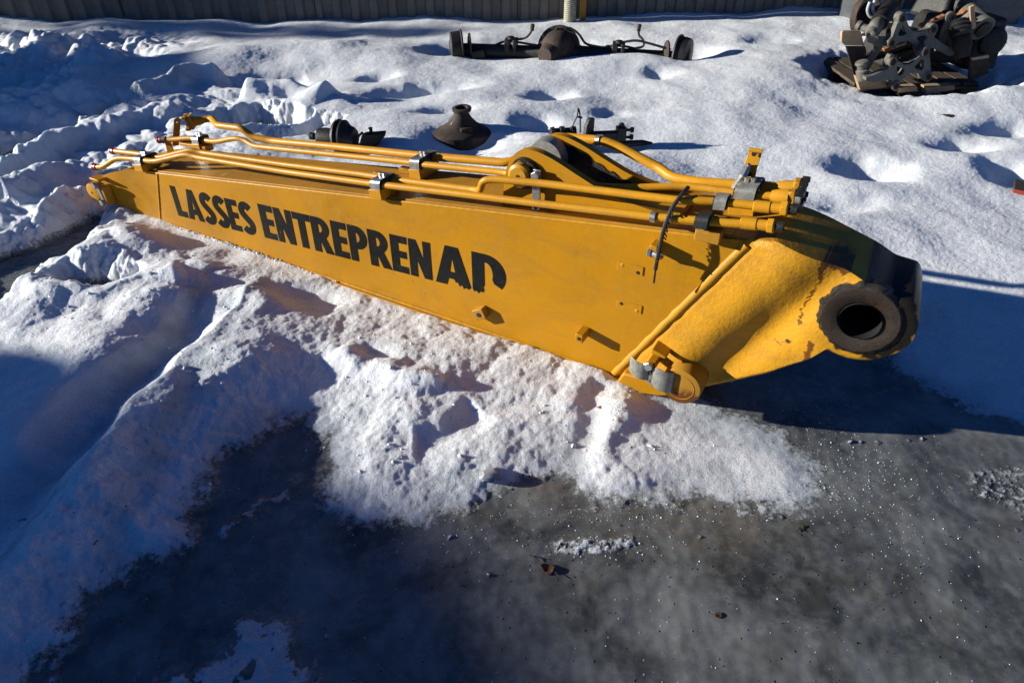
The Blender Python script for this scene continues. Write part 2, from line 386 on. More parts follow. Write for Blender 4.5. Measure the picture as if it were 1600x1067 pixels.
    m.l(m.math('MULTIPLY', m.math('MULTIPLY', spark, mask), .9), m.b.inputs['Coat Weight'])
    m.l(m.math('MULTIPLY', mask, .75), m.b.inputs['Subsurface Weight']); m.b.inputs['Subsurface Scale'].default_value = .018; m.b.inputs['Subsurface Radius'].default_value = (.7, .9, 1.)
    return m.set(color=c, rough=rough, normal=nb_, spec=.5)
ground = build_ground()
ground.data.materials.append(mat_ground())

def mat_yellow(name='yellow_paint', dirt=.35, base=(.47, .208, .004), castb=0.):
    m = NT(name); P = m.coord()
    n1 = m.noise(P, 2.2, 5, .6); n2 = m.noise(P, 9, 6, .7); n3 = m.noise(P, 60, 3, .6)
    c = m.mix(m.ramp(n1, [(.35, 0.), (.68, 1.)]), base, tuple(b * .80 for b in base))
    c = m.mix(m.ramp(n2, [(.5, 0.), (.8, .5)]), c, (.47, .235, .014))
    smudge = m.math('MULTIPLY', m.ramp(m.noise(m.coord((1, 1, 2.6)), 3.4, 6, .72, 1.2), [(.48, 0.), (.72, 1.)]), .55)
    c = m.mix(smudge, c, (.30, .145, .022))
    scr = m.math('MULTIPLY', m.ramp(m.noise(m.coord((2.2, 2, 26)), 6, 3, .6, .3), [(.66, 0.), (.70, 1.)]), m.ramp(m.noise(P, 2.7, 3, .6), [(.52, 0.), (.60, .5)]))
    c = m.mix(scr, c, (.50, .36, .16))
    d = m.math('MULTIPLY', m.ramp(m.noise(P, 4.5, 6, .75, .5), [(.52, 0.), (.74, 1.)]), m.ramp(m.noise(P, 26, 5, .8), [(.40, 0.), (.66, 1.)]))
    c = m.mix(m.math('MULTIPLY', d, dirt), c, (.085, .050, .022))
    vo = m.n('TexVoronoi'); vo.inputs['Scale'].default_value = 24; m.l(P, vo.inputs['Vector'])
    chip = m.math('MULTIPLY', m.ramp(m.math('ADD', vo.outputs['Distance'], m.math('MULTIPLY', n3, .12)), [(.11, 1.), (.15, 0.)]), m.ramp(m.noise(P, 3.1, 3, .7), [(.55, 0.), (.64, 1.)]))
    c = m.mix(chip, c, (.06, .025, .012))
    g = m.attr('grease'); ru = m.attr('rust')
    rm = m.ramp(m.math('ADD', ru, m.math('MULTIPLY', m.math('SUBTRACT', m.noise(P, 110, 4, .8), .5), .9)), [(.42, 0.), (.56, 1.)])
    c = m.mix(m.math('MULTIPLY', rm, .85), c, (.085, .022, .009))
    c = m.mix(g, c, (.012, .010, .008))
    r = m.ramp(n2, [(.3, .34), (.7, .52)]); r = m.mix(g, r, .28)
    hh = m.math('ADD', m.math('MULTIPLY', n3, .25), m.math('ADD', m.math('MULTIPLY', n2, .6), m.math('MULTIPLY', m.noise(P, 260, 2, .6), m.math('ADD', m.math('MULTIPLY', g, 1.2), .05))))
    if castb: hh = m.math('ADD', hh, m.math('MULTIPLY', m.noise(P, 60, 5, .7), 1.3 * castb)); hh = m.math('ADD', hh, m.math('MULTIPLY', m.noise(P, 110, 3, .6), .35))
    return m.set(color=c, rough=r, normal=m.bump(hh, .35, .006), spec=.22)
def mat_simple(name, col_, rough=.5, metal=0., var=.3, sc_=12, bumpst=.3, spot=None, spotamt=.6):
    m = NT(name); P = m.coord(); n = m.noise(P, sc_, 6, .7); n2 = m.noise(P, sc_ * 7, 4, .7)
    c = m.mix(m.ramp(n, [(.35, 0.), (.7, 1.)]), col_, tuple(max(0, x * (1 - var)) for x in col_))
    if spot: c = m.mix(m.math('MULTIPLY', m.ramp(m.noise(P, sc_ * 1.7, 6, .75, .4), [(.5, 0.), (.64, 1.)]), spotamt), c, spot)
    return m.set(color=c, rough=m.ramp(n2, [(.3, max(.05, rough - .12)), (.7, min(1, rough + .12))]), metal=metal, normal=m.bump(n2, bumpst, .004))
M = dict(
    yellow=mat_yellow(), pipe=mat_yellow('pipe_paint', .4, (.56, .255, .010)), dirty=mat_yellow('soiled_yellow_paint', .9, (.40, .19, .02)),
    letter=mat_simple('black_vinyl', (.009, .010, .011), .42, 0, .4, 30, .12, (.035, .033, .028), .35),
    zinc=mat_simple('zinc_plate', (.52, .52, .50), .34, .85, .35, 30, .2, (.25, .2, .14), .3),
    steel=mat_simple('dull_steel', (.30, .30, .27), .45, .25, .4, 30, .3, (.14, .07, .03), .5),
    rubber=mat_simple('black_rubber', (.016, .016, .016), .6, 0, .3, 20, .3),
    grease=mat_simple('black_grease', (.010, .008, .006), .2, 0, .5, 40, 1.0, (.030, .016, .008), .5),
    bore=mat_simple('dark_bore', (.004, .004, .004), .7, 0, .3, 20, .3),
    red=mat_simple('red_plug', (.34, .016, .012), .4, 0, .3, 20, .1),
    weld=mat_yellow('painted_weld', .55, (.52, .25, .015)),
    rust=mat_simple('rusty_iron', (.040, .028, .020), .8, .1, .5, 14, .8, (.11, .048, .020), .6),
    black_iron=mat_simple('black_iron', (.017, .016, .015), .55, .2, .5, 14, .6, (.055, .034, .02), .6),
    cast=mat_simple('grey_cast_iron', (.15, .145, .12), .6, .1, .35, 16, .7, (.062, .050, .036), .7),
    rustring=mat_simple('rust_ring', (.21, .07, .02), .8, 0, .4, 40, .5),
    dark_wood=mat_simple('darker_wood', (.075, .055, .035), .8, 0, .5, 9, .5, (.16, .10, .055), .4),  # darker wood, on the pallet's own slats and blocks
    wood=mat_simple('pallet_wood', (.44, .29, .16), .75, 0, .3, 9, .5, (.24, .16, .10), .6),
    orange_rust=mat_simple('orange_rust', (.33, .10, .022), .6, .1, .5, 18, .5, (.6, .55, .45), .6),
    wall=mat_simple('weathered_sheet', (.21, .18, .145), .6, .1, .30, 2.5, .2, (.11, .085, .06), .5),
    leaf=mat_simple('dead_leaf', (.07, .022, .008), .6, 0, .5, 60, .5),
    plastic=mat_simple('milky_plastic', (.09, .095, .10), .3, 0, .4, 9, .8),
    snow=mat_simple('clean_snow', (.80, .82, .84), .6, 0, .12, 60, .8),
    cable=mat_simple('frayed_cable', (.012, .013, .015), .5, 0, .3, 40, .3),
)
M['grease'].node_tree.nodes['Principled BSDF'].inputs['Specular IOR Level'].default_value = .35
M['ring'] = mat_simple('greasy_brown_steel', (.034, .020, .012), .30, 0, .5, 50, .9, (.010, .008, .006), .55)
M['ring'].node_tree.nodes['Principled BSDF'].inputs['Specular IOR Level'].default_value = .3
M['letter'].node_tree.nodes['Principled BSDF'].inputs['Specular IOR Level'].default_value = .12
M['chalk'] = mat_simple('white_paint_marks', (.42, .44, .44), .6, 0, .4, 60, .3)

# ---------------------------------------------------------------- mesh building
class MB:
    def __init__(s): s.v = []; s.f = []
    def add(s, vs, fs):
        o = len(s.v); s.v += [tuple(v) for v in vs]; s.f += [tuple(i + o for i in f) for f in fs]; return s
    def box(s, c, size, rot=None, taper=1.):
        sx, sy, sz = (a / 2 for a in size); V = []
        for k in (-1, 1):
            t = taper if k > 0 else 1.
            for i, j in ((-1, -1), (1, -1), (1, 1), (-1, 1)): V.append(Vector((i * sx * t, j * sy * t, k * sz)))
        if rot is not None: V = [rot @ q for q in V]
        V = [q + Vector(c) for q in V]
        return s.add(V, [(3, 2, 1, 0), (4, 5, 6, 7), (0, 1, 5, 4), (1, 2, 6, 5), (2, 3, 7, 6), (3, 0, 4, 7)])
    def tube(s, pts, r, n=14, bend=.03, caps=True, radii=None):
        P = [Vector(p) for p in pts]
        if radii is None and bend > 0 and len(P) > 2:
            Q = [P[0]]
            for i in range(1, len(P) - 1):
                a, b, c = P[i - 1], P[i], P[i + 1]
                d1 = min(bend, (a - b).length * .45); d2 = min(bend, (c - b).length * .45)
                p1 = b + (a - b).normalized() * d1; p2 = b + (c - b).normalized() * d2
                for k in range(6):
                    t = k / 5; Q.append(p1 * (1 - t) ** 2 + b * 2 * t * (1 - t) + p2 * t * t)
            Q.append(P[-1]); P = Q
        rr = radii if radii else [r] * len(P)
        T = [(P[min(i + 1, len(P) - 1)] - P[max(i - 1, 0)]).normalized() for i in range(len(P))]
        up = Vector((0, 0, 1)) if abs(T[0].z) < .9 else Vector((1, 0, 0))
        N = (up - T[0] * up.dot(T[0])).normalized(); V = []
        for i, p in enumerate(P):
            N = (N - T[i] * N.dot(T[i])).normalized(); B = T[i].cross(N)
            for k in range(n):
                a = 2 * math.pi * k / n; V.append(p + (N * math.cos(a) + B * math.sin(a)) * rr[i])
        Fs = []
        for i in range(len(P) - 1):
            for k in range(n):
                k2 = (k + 1) % n; Fs.append((i * n + k, i * n + k2, (i + 1) * n + k2, (i + 1) * n + k))
        if caps: Fs.append(tuple(range(n - 1, -1, -1))); Fs.append(tuple((len(P) - 1) * n + k for k in range(n)))
        return s.add(V, Fs)
    def lathe(s, c, axis, prof, n=32, closed=False):
        """prof: (distance along the axis, radius)"""
        ax = Vector(axis).normalized(); up = Vector((0, 0, 1)) if abs(ax.z) < .9 else Vector((1, 0, 0))
        N = (up - ax * up.dot(ax)).normalized(); B = ax.cross(N); V = []; c = Vector(c)
        for d, r in prof:
            for k in range(n):
                a = 2 * math.pi * k / n; V.append(c + ax * d + (N * math.cos(a) + B * math.sin(a)) * r)
        Fs = []; m = len(prof)
        for i in range(m if closed else m - 1):
            j = (i + 1) % m
            for k in range(n):
                k2 = (k + 1) % n; Fs.append((i * n + k, i * n + k2, j * n + k2, j * n + k))
        if not closed:
            if prof[0][1] > 1e-6: Fs.append(tuple(range(n - 1, -1, -1)))
            if prof[-1][1] > 1e-6: Fs.append(tuple((m - 1) * n + k for k in range(n)))
        return s.add(V, Fs)
    def plate(s, outer, holes, O, U, W, th):
        """flat plate with holes: 2D outline in the plane (U, W) from O, thickness along U x W"""
        O, U, W = Vector(O), Vector(U).normalized(), Vector(W).normalized(); Nn = U.cross(W)
        loops = [outer] + list(holes); tri = tessellate_polygon([[Vector((a, b, 0)) for a, b in l] for l in loops])
        flat = [p for l in loops for p in l]; n = len(flat)
        V = [O + U * a + W * b for a, b in flat] + [O + U * a + W * b + Nn * th for a, b in flat]
        Fs = [tuple(t) for t in tri] + [tuple(i + n for i in reversed(t)) for t in tri]
        o = 0
        for l in loops:
            L = len(l)
            for i in range(L): j = (i + 1) % L; Fs.append((o + i, o + j, n + o + j, n + o + i))
            o += L
        return s.add(V, Fs)
    def build(s, name, mat, parent=None, smooth=35, bevel=0, seg=2, label=None):
        me = bpy.data.meshes.new(name); me.from_pydata(s.v, [], s.f); me.update()
        bm = bmesh.new(); bm.from_mesh(me); bmesh.ops.recalc_face_normals(bm, faces=bm.faces); bm.to_mesh(me); bm.free()
        if smooth:
            me.polygons.foreach_set('use_smooth', [True] * len(me.polygons)); me.set_sharp_from_angle(angle=R(smooth))
        me.materials.append(M[mat] if isinstance(mat, str) else mat)
        o = bpy.data.objects.new(name, me); col.objects.link(o)
        if parent: o.parent = parent
        if bevel:
            b = o.modifiers.new('bevel', 'BEVEL'); b.width = bevel; b.segments = seg; b.limit_method = 'ANGLE'; b.angle_limit = R(40)
        if label: o['label'] = label
        return o
def circ(cx, cz, r, n=24, a0=0, a1=360):
    full = abs(a1 - a0) >= 360
    return [(cx + r * math.cos(R(a0 + (a1 - a0) * i / (n if full else n - 1))), cz + r * math.sin(R(a0 + (a1 - a0) * i / (n if full else n - 1)))) for i in range(n)]
def thing(name, label, cat, loc=(0, 0, 0), rz=0, group=None):
    o = bpy.data.objects.new(name, None); o.empty_display_size = .1; col.objects.link(o)
    o.location = loc; o.rotation_euler = (0, 0, rz); tag(o, label, cat, group); return o
def tag(o, label, cat, group=None):
    o['label'] = label; o['category'] = cat
    if group: o['group'] = group
    return o
def hexn(mb, c, axis, r=.012, h=.01):
    return mb.lathe(c, axis, [(0, r), (h * .85, r), (h, r * .85)], 6)

# ---------------------------------------------------------------- the digger arm lying on its bottom plate
ARM_ROT = R(-29.236); AX = Vector((.3757, 1.949, 0))
arm = thing('excavator_arm', 'long yellow steel digger arm with black lettering and pipes on top, lying across the snow', 'excavator arm', AX, ARM_ROT)
W = .32                                              # box width; near side y = 0
def ztop(x): return .343 + .1225 * (x + 2.369)
def zbot(x): return .028 - .0125 * x if x < 0 else .028
XF, XW0, XW1 = -2.42, .0, .356                       # fold at the tip end, weld line bottom / top
side = [(-2.47, zbot(-2.47)), (-.005, .030), (.352, ztop(.352) - .012), (-2.37, ztop(-2.37) - .012)]
for nm, y0 in (('side_plate', 0.), ('side_plate', W - .012)):
    mb = MB(); mb.plate(side, [], (0, y0 + .012, 0), (1, 0, 0), (0, 0, 1), .012); mb.build(nm, 'yellow', arm, 30, .0015)
# top plate with dirt, lying a little inside the side plates
mb = MB()
n = 24; V = []; Fs = []
for i in range(n + 1):
    x = -2.40 + (2.40 + .36) * i / n
    for y, dz in ((.008, -.011), (.008, 0), (W - .008, 0), (W - .008, -.011)): V.append((x, y, ztop(x) + dz))
for i in range(n):
    for k in range(3): Fs.append((i * 4 + k, (i + 1) * 4 + k, (i + 1) * 4 + k + 1, i * 4 + k + 1))
Fs += [(0, 1, 2, 3), (n * 4 + 3, n * 4 + 2, n * 4 + 1, n * 4)]
mb.add(V, Fs); mb.build('top_plate', 'dirty', arm, 30, .0015)
# bottom plate standing proud of the sides
mb = MB(); mb.plate([(-2.47, zbot(-2.47) + .002), (-2.47, zbot(-2.47) - .014), (0, .014), (.06, .018), (.06, .032), (0, .030)], [], (0, W + .018, 0), (1, 0, 0), (0, 0, 1), W + .036)
mb.build('bottom_plate', 'yellow', arm, 30, .002)
def bead(pts, r, name='weld_bead', mat='weld', step=.012, seed=1):
    """ripply weld along a line, half buried"""
    rnd = random.Random(seed); P = [Vector(p) for p in pts]; Q = []; rr = []
    for a, b in zip(P[:-1], P[1:]):
        L = (b - a).length; k = max(2, int(L / step))
        for i in range(k): Q.append(a.lerp(b, i / k)); rr.append(r * (1 + .08 * math.sin(i * 2.2) + rnd.uniform(-.08, .08)))
    Q.append(P[-1]); rr.append(r)
    m = MB(); m.tube(Q, r, 8, 0, True, rr); return m.build(name, mat, arm, 60)
bead([(-2.46, -.001, zbot(-2.46) + .004), (0, -.001, .034)], .007)
bead([(-2.38, .004, ztop(-2.38) - .011), (.35, .004, ztop(.35) - .011)], .005, seed=2)
bead([(-2.38, W - .004, ztop(-2.38) - .011), (.35, W - .004, ztop(.35) - .011)], .005, seed=4)
bead([(-.002, .007, .036), (.354, .007, ztop(.354) - .02)], .017, step=.03, seed=3)
bead([(-2.469, .002, .06), (-2.371, .002, ztop(-2.371) - .012)], .0065, seed=6)

# end casting: structured sheet between bottom and top outline, wrapped round the boss
BC, BR = (.702, .524), .142
def arc(c, r, a0, a1, n): return [(c[0] + r * math.cos(R(a0 + (a1 - a0) * i / (n - 1))), c[1] + r * math.sin(R(a0 + (a1 - a0) * i / (n - 1)))) for i in range(n)]
def resample(P, n):
    P = [Vector((a, b)) for a, b in P]; L = [0]
    for a, b in zip(P[:-1], P[1:]): L.append(L[-1] + (b - a).length)
    out = []; j = 0
    for i in range(n):
        s_ = L[-1] * i / (n - 1)
        while j < len(P) - 2 and L[j + 1] < s_: j += 1
        t = (s_ - L[j]) / max(L[j + 1] - L[j], 1e-9); q = P[j].lerp(P[j + 1], min(max(t, 0), 1)); out.append((q.x, q.y))
    return out
def smooth_line(P, n, it=3):
    Q = resample(P, n)
    for _ in range(it * 4): Q = [Q[0]] + [((Q[i - 1][0] + 2 * Q[i][0] + Q[i + 1][0]) / 4, (Q[i - 1][1] + 2 * Q[i][1] + Q[i + 1][1]) / 4) for i in range(1, len(Q) - 1)] + [Q[-1]]
    return Q
NU_, NV_ = 170, 100
topl = [(.355, ztop(.355)), (.43, .690), (.49, .678), (.55, .664), (.62, .647), (.69, .629), (.745, .611)] + arc(BC, BR, 40, -10, 14)
botl = [(.0, .028), (.08, .016), (.19, .030), (.27, .060), (.34, .105), (.50, .228), (.60, .325)] + arc(BC, BR, -116, -10, 20)
topl, botl = smooth_line(topl, NU_), smooth_line(botl, NU_)
def cast_off(x, z):
    """how far the near face stands out towards -y"""
    s_ = ((x - .178) * .5 + 0) ; 
    # distance to the right of the weld line (perpendicular)
    dx, dz = .356 / math.hypot(.356, .62), .62 / math.hypot(.356, .62)
    p = (x - 0) * dz - (z - .03) * dx
    q = (x - 0) * dx + (z - .03) * dz
    bulge = .020 * math.exp(-((p - .105) / .075) ** 2) * (1 if q > .1 else .6)
    valley = -.026 * math.exp(-((p - .232) / .058) ** 2)
    db = math.hypot(x - BC[0], z - BC[1])
    flare = .024 * math.exp(-(max(db - .11, 0) / .12) ** 2)
    lower = .020 * math.exp(-(math.hypot(x - .26, z - .13) / .10) ** 2)
    nz = .0006 * math.sin(x * 41 + z * 23)
    blend = min(1, max(0, p / .02))
    return (bulge + valley + flare + lower + nz) * blend - .0
V = []; Fs = []; gre = []; rus = []
prn = lambda x, z, f, sd: float(perlin(np.array([x * f]), np.array([z * f]), sd)[0])
for side_ in (0, 1):
    for i in range(NU_):
        for j in range(NV_ + 1):
            t = j / NV_; x = botl[i][0] * (1 - t) + topl[i][0] * t; z = botl[i][1] * (1 - t) + topl[i][1] * t
            edge = min(t, 1 - t); rnd_ = .010 * max(0, 1 - edge * (8 + 20 * (1 - i / NU_))) ** 2
            off = cast_off(x, z) - rnd_
            y = -off if side_ == 0 else W - .035 + off * .5
            if side_: z -= .030 * float(sstep(.60, .84, np.float64(x)))
            V.append((x, y, z))
nface = NU_ * (NV_ + 1)
for sd in (0, 1):
    for i in range(NU_ - 1):
        for j in range(NV_):
            a = sd * nface + i * (NV_ + 1) + j; b = a + NV_ + 1
            Fs.append((a, b, b + 1, a + 1))
for i in range(NU_ - 1):           # bottom and top skins
    for j in (0, NV_):
        a = i * (NV_ + 1) + j; Fs.append((a, a + NV_ + 1, a + NV_ + 1 + nface, a + nface))
for j in range(NV_):
    for i in (0, NU_ - 1):
        a = i * (NV_ + 1) + j; Fs.append((a, a + 1, a + 1 + nface, a + nface))
Fs = [f for f in Fs if math.hypot(sum(V[i][0] for i in f) / 4 - BC[0], sum(V[i][2] for i in f) / 4 - BC[1]) > .060 or all(V[i][1] > .1 for i in f)]
mb = MB(); mb.add(V, Fs); co = mb.build('end_casting', mat_yellow('cast_yellow_paint', .6, (.54, .255, .012), 1.0), arm, 50)
xs = np.array([v[0] for v in V]); ys = np.array([v[1] for v in V]); zs = np.array([v[2] for v in V])
db = np.hypot(xs - BC[0], zs - BC[1]) + .022 * perlin(xs * 30, zs * 30, 5) + .010 * perlin(xs * 70, zs * 70, 6)
dbx = db - .025 * np.clip((xs - BC[0]) / .1, -1, 1)
g_ = sstep(.124, .108, dbx)
# top skin's shade, painted as black patches in the grease mask
topm = np.zeros(len(V)); tj = np.tile(np.arange(NV_ + 1), NU_ * 2); topm[tj == NV_] = 1
g_ = np.maximum(g_, topm * (.05 + .45 * sstep(.05, .45, perlin(xs * 9, ys * 6, 12) + .5 * perlin(xs * 25, ys * 18, 13) + sstep(.4, .6, xs) * .15)))
ru_ = np.zeros(len(V))
for pts, wd in (([(.575, .625), (.562, .56), (.548, .49), (.551, .445)], .0045), ([(.60, .40), (.60, .36), (.597, .33)], .010), ([(.565, .655), (.60, .650), (.632, .642)], .010), ([(.565, .64), (.572, .615)], .008), ([(.50, .36), (.515, .355)], .004)):
    d, _, _ = seg_dist(xs + .006 * perlin(xs * 60, zs * 60, 3), zs + .006 * perlin(xs * 60, zs * 60, 4), np.array(pts), False)
    ru_ = np.maximum(ru_, sstep(wd * 1.2, wd * .4, d + .006 * perlin(xs * 130, zs * 130, 9)) * (ys < .15))
d = np.hypot(xs - .535, zs - .375); g_ = np.maximum(g_, sstep(.010, .006, d + .004 * perlin(xs * 150, zs * 150, 8)) * (ys < .15))
for nm, a in (('grease', g_), ('rust', ru_)):
    at = co.data.attributes.new(nm, 'FLOAT', 'POINT'); at.data.foreach_set('value', a.astype(np.float32))
# boss ring with its bore
mb = MB(); mb.lathe((BC[0], -.026, BC[1]), (0, -1, 0), [(-.05, .102), (.004, .102), (.006, .100), (.0065, .061), (.003, .0565), (-.06, .055), (-.06, .102)], 48, True)
bo = mb.build('boss_ring', 'ring', arm, 40)
for v in bo.data.vertices:
    k = 1 + .012 * math.sin(v.co.x * 60 + v.co.z * 47) * (1 if (Vector((v.co.x - BC[0], v.co.z - BC[1])).length > .09 and False) else 0)
    v.co.x = BC[0] + (v.co.x - BC[0]) * k; v.co.z = BC[1] + (v.co.z - BC[1]) * k
mb = MB(); mb.lathe((BC[0], -.0425, BC[1]), (0, 1, 0), [(.005, .0555), (.32, .0555)], 40)
mb.f = mb.f[:-2]; mb.lathe((BC[0], .2, BC[1]), (0, 1, 0), [(0, .056), (.002, .056)], 24); mb.build('bore', 'bore', arm, 40)
# collar of old grease squeezed out round the ring: one lumpy sheet with a ragged rim
NA, NR = 180, 12; V = []; Fs = []
aa = np.linspace(0, 2 * np.pi, NA, endpoint=False)
wob = .007 * perlin(np.cos(aa) * 3, np.sin(aa) * 3, 7) + .006 * perlin(np.cos(aa) * 9, np.sin(aa) * 9, 8) + .008 * sstep(.3, 1, np.cos(aa + .9))
for i in range(NR):
    t = i / (NR - 1)
    rr = .1005 + (.013 + wob) * t; xx = BC[0] + rr * np.cos(aa); zz = BC[1] + rr * np.sin(aa)
    hh = (.005 + .003 * perlin(xx * 45, zz * 45, 5) + .004 * perlin(xx * 120, zz * 120, 6)) * math.sin(math.pi * min(1, .35 + t * .65)) - (.012 if i == NR - 1 else 0) - (.004 if i == 0 else 0)
    for k in range(NA): V.append((xx[k], -.0285 - hh[k] * .6 + .009 * t, zz[k]))
for i in range(NR - 1):
    for k in range(NA): k2 = (k + 1) % NA; Fs.append((i * NA + k, i * NA + k2, (i + 1) * NA + k2, (i + 1) * NA + k))
mb = MB(); mb.add(V, Fs); mb.build('grease_collar', 'grease', arm, 80)

# nose piece with the small pin
nose = [(-2.372, ztop(-2.372) - .006), (-2.50, .322), (-2.624, .300), (-2.74, .268), (-2.80, .245)] + arc((-2.825, .175), .062, 70, 235, 10) + [(-2.78, .105), (-2.70, .078), (-2.598, .056), (-2.52, .052), (-2.468, .052)]
NS = 10
def nose_plate(y0, dirn):
    tri_n = 14; cols = []
    mbn = MB(); U_ = smooth_line(nose[:8], 26, 1); L_ = smooth_line(list(reversed(nose[8:])), 26, 1)
    Vn = []; Fn = []
    for k, yy in enumerate((0, .028)):
        for i in range(26):
            for j in range(9):
                t = j / 8; x = L_[i][0] * (1 - t) + U_[i][0] * t; z = L_[i][1] * (1 - t) + U_[i][1] * t
                fl = .035 * sstep(-2.42, -2.85, np.float64(x))
                Vn.append((x, y0 + dirn * (-fl + yy), z))
    for k in (0, 1):
        for i in range(25):
            for j in range(8): a = k * 234 + i * 9 + j; Fn.append((a, a + 9, a + 10, a + 1))
    for i in range(25):
        for j in (0, 8): a = i * 9 + j; Fn.append((a, a + 9, a + 243, a + 234))
    for j in range(8):
        for i in (0, 25): a = i * 9 + j; Fn.append((a, a + 1, a + 235, a + 234))
    mbn.add(Vn, Fn); return mbn.build('nose_plate', 'yellow', arm, 40)
nose_plate(0, 1); nose_plate(W, -1)
mb = MB(); mb.plate([(-2.38, .325), (-2.62, .295), (-2.62, .278), (-2.38, .305)], [], (0, W - .03, 0), (1, 0, 0), (0, 0, 1), W - .06); mb.build('nose_top_plate', 'dirty', arm, 30)
mb = MB(); mb.plate([(-2.46, .04), (-2.60, .062), (-2.72, .09), (-2.72, .104), (-2.60, .078), (-2.46, .054)], [], (0, W - .03, 0), (1, 0, 0), (0, 0, 1), W - .06); mb.build('nose_bottom_plate', 'yellow', arm, 30)
mb = MB(); mb.lathe((-2.835, -.085, .168), (0, 1, 0), [(0, .03), (.004, .046), (.05, .048), (.42, .048), (.424, .03)], 28); pin = mb.build('nose_pin', 'weld', arm, 30)
mb = MB(); mb.lathe((-2.835, -.0865, .168), (0, 1, 0), [(0, .006), (.003, .006)], 12); mb.build('grease_hole', 'bore', pin, 30)
mb = MB(); mb.box((-2.775, -.075, .172), (.028, .014, .115), Matrix.Rotation(R(-8), 3, 'Y')); mb.build('keeper_plate', 'steel', arm, 30, .003)
for dz in (.045, -.045):
    mb = MB(); hexn(mb, (-2.775 - dz * .14, -.082, .172 + dz), (0, -1, 0), .016, .014); mb.build('bolt', 'steel', arm, 30)
mb = MB(); mb.box((-2.79, -.052, .242), (.075, .05, .012)); mb.build('keeper_lug', 'yellow', arm, 30, .003)
mb = MB(); mb.box((-2.755, -.055, .165), (.03, .045, .10)); mb.build('keeper_block', 'dirty', arm, 30, .004)

# ---------------------------------------------------------------- ears for the ram on the top plate
near_ear = [(-.50, ztop(-.5) - .004), (-.492, .665), (-.485, .70), (-.474, .735), (-.455, .765), (-.43, .783), (-.40, .791), (-.365, .788), (-.33, .779), (-.297, .768), (-.226, .738), (-.134, .702), (-.06, .684), (.04, .672), (.15, ztop(.15) + .006), (.17, ztop(.17) - .004)]
far_ear = [(p[0] + .012, p[1] - .006) for p in near_ear[:-2]] + [(.12, ztop(.12) + .02), (.30, ztop(.30) + .004), (.30, ztop(.3) - .004)]
pc = (-.408, .706)
def ear(outl, y0, th):
    P = smooth_line(outl[:-1], 60, 1) + [outl[-1]]
    mb = MB(); mb.plate(P, [circ(pc[0], pc[1], .03, 20)], (0, y0 + th, 0), (1, 0, 0), (0, 0, 1), th); o_ = mb.build('ram_ear', 'yellow', arm, 40, .003)
    vs_ = o_.data.vertices; ex = np.array([v.co.x for v in vs_]); ey = np.array([v.co.y for v in vs_]); ez = np.array([v.co.z for v in vs_])
    return o_
ear(near_ear, .055, .03); ear(far_ear, .245, .03)
# black film inside the far ear: grease, and the near ear's shadow as colour
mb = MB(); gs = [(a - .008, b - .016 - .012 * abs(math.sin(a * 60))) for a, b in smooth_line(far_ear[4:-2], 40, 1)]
mb.plate([(-.455, ztop(-.455) + .004)] + gs + [(.05, ztop(.05) + .008)], [], (0, .244, 0), (1, 0, 0), (0, 0, 1), .003); mb.build('grease_shade_film', 'grease', arm, 40)
mb = MB(); mb.lathe((pc[0] - .008, .012, pc[1]), (0, 1, 0), [(0, .030), (.006, .040), (.043, .042)], 32); p_ = mb.build('ear_pin', 'weld', arm, 30)
mb = MB(); mb.lathe((pc[0] - .008, .0105, pc[1]), (0, 1, 0), [(0, .007), (.003, .007)], 12); mb.build('grease_hole', 'bore', p_, 30)
mb = MB(); mb.lathe((pc[0], .04, pc[1]), (0, 1, 0), [(0, .052), (.014, .056)], 28); mb.build('pin_washer', 'grease', arm, 30)
mb = MB(); mb.lathe((pc[0], .085, pc[1]), (0, 1, 0), [(0, .030), (.16, .030)], 28); mb.build('pin_shaft', 'black_iron', arm, 30)
mb = MB(); mb.lathe((pc[0], .192, pc[1]), (0, 1, 0), [(0, .034), (.0, .066), (.052, .070), (.053, .07)], 32); mb.build('ear_bushing', 'steel', arm, 30)
mb = MB(); mb.lathe((pc[0], .276, pc[1]), (0, 1, 0), [(0, .050), (.05, .052), (.055, .04)], 28); mb.build('pin_end', 'rust', arm, 30)
mb = MB(); mb.box((pc[0] + .052, .035, .66), (.030, .007, .15)); k_ = mb.build('locking_strip', 'zinc', arm, 30, .0015)
mb = MB(); hexn(mb, (pc[0] + .052, .032, .715), (0, -1, 0), .017, .014); mb.build('bolt', 'zinc', k_, 30)
mb = MB(); mb.lathe((pc[0] + .052, .0315, .60), (0, -1, 0), [(0, .006), (.002, .006)], 12); mb.build('hole', 'bore', k_, 30)
mb = MB(); mb.box((-.20, .15, ztop(-.2) + .004), (.5, .16, .006), Matrix.Rotation(-math.atan(.1225), 3, 'Y')); mb.build('dark_sheet', 'grease', arm, 30)  # thin black sheet on the top plate between the ears
mb = MB(); mb.box((-.02, .16, ztop(-.02) + .012), (.30, .16, .02), Matrix.Rotation(-math.atan(.1225), 3, 'Y')); mb.build('cross_plate', 'dirty', arm, 30, .003)

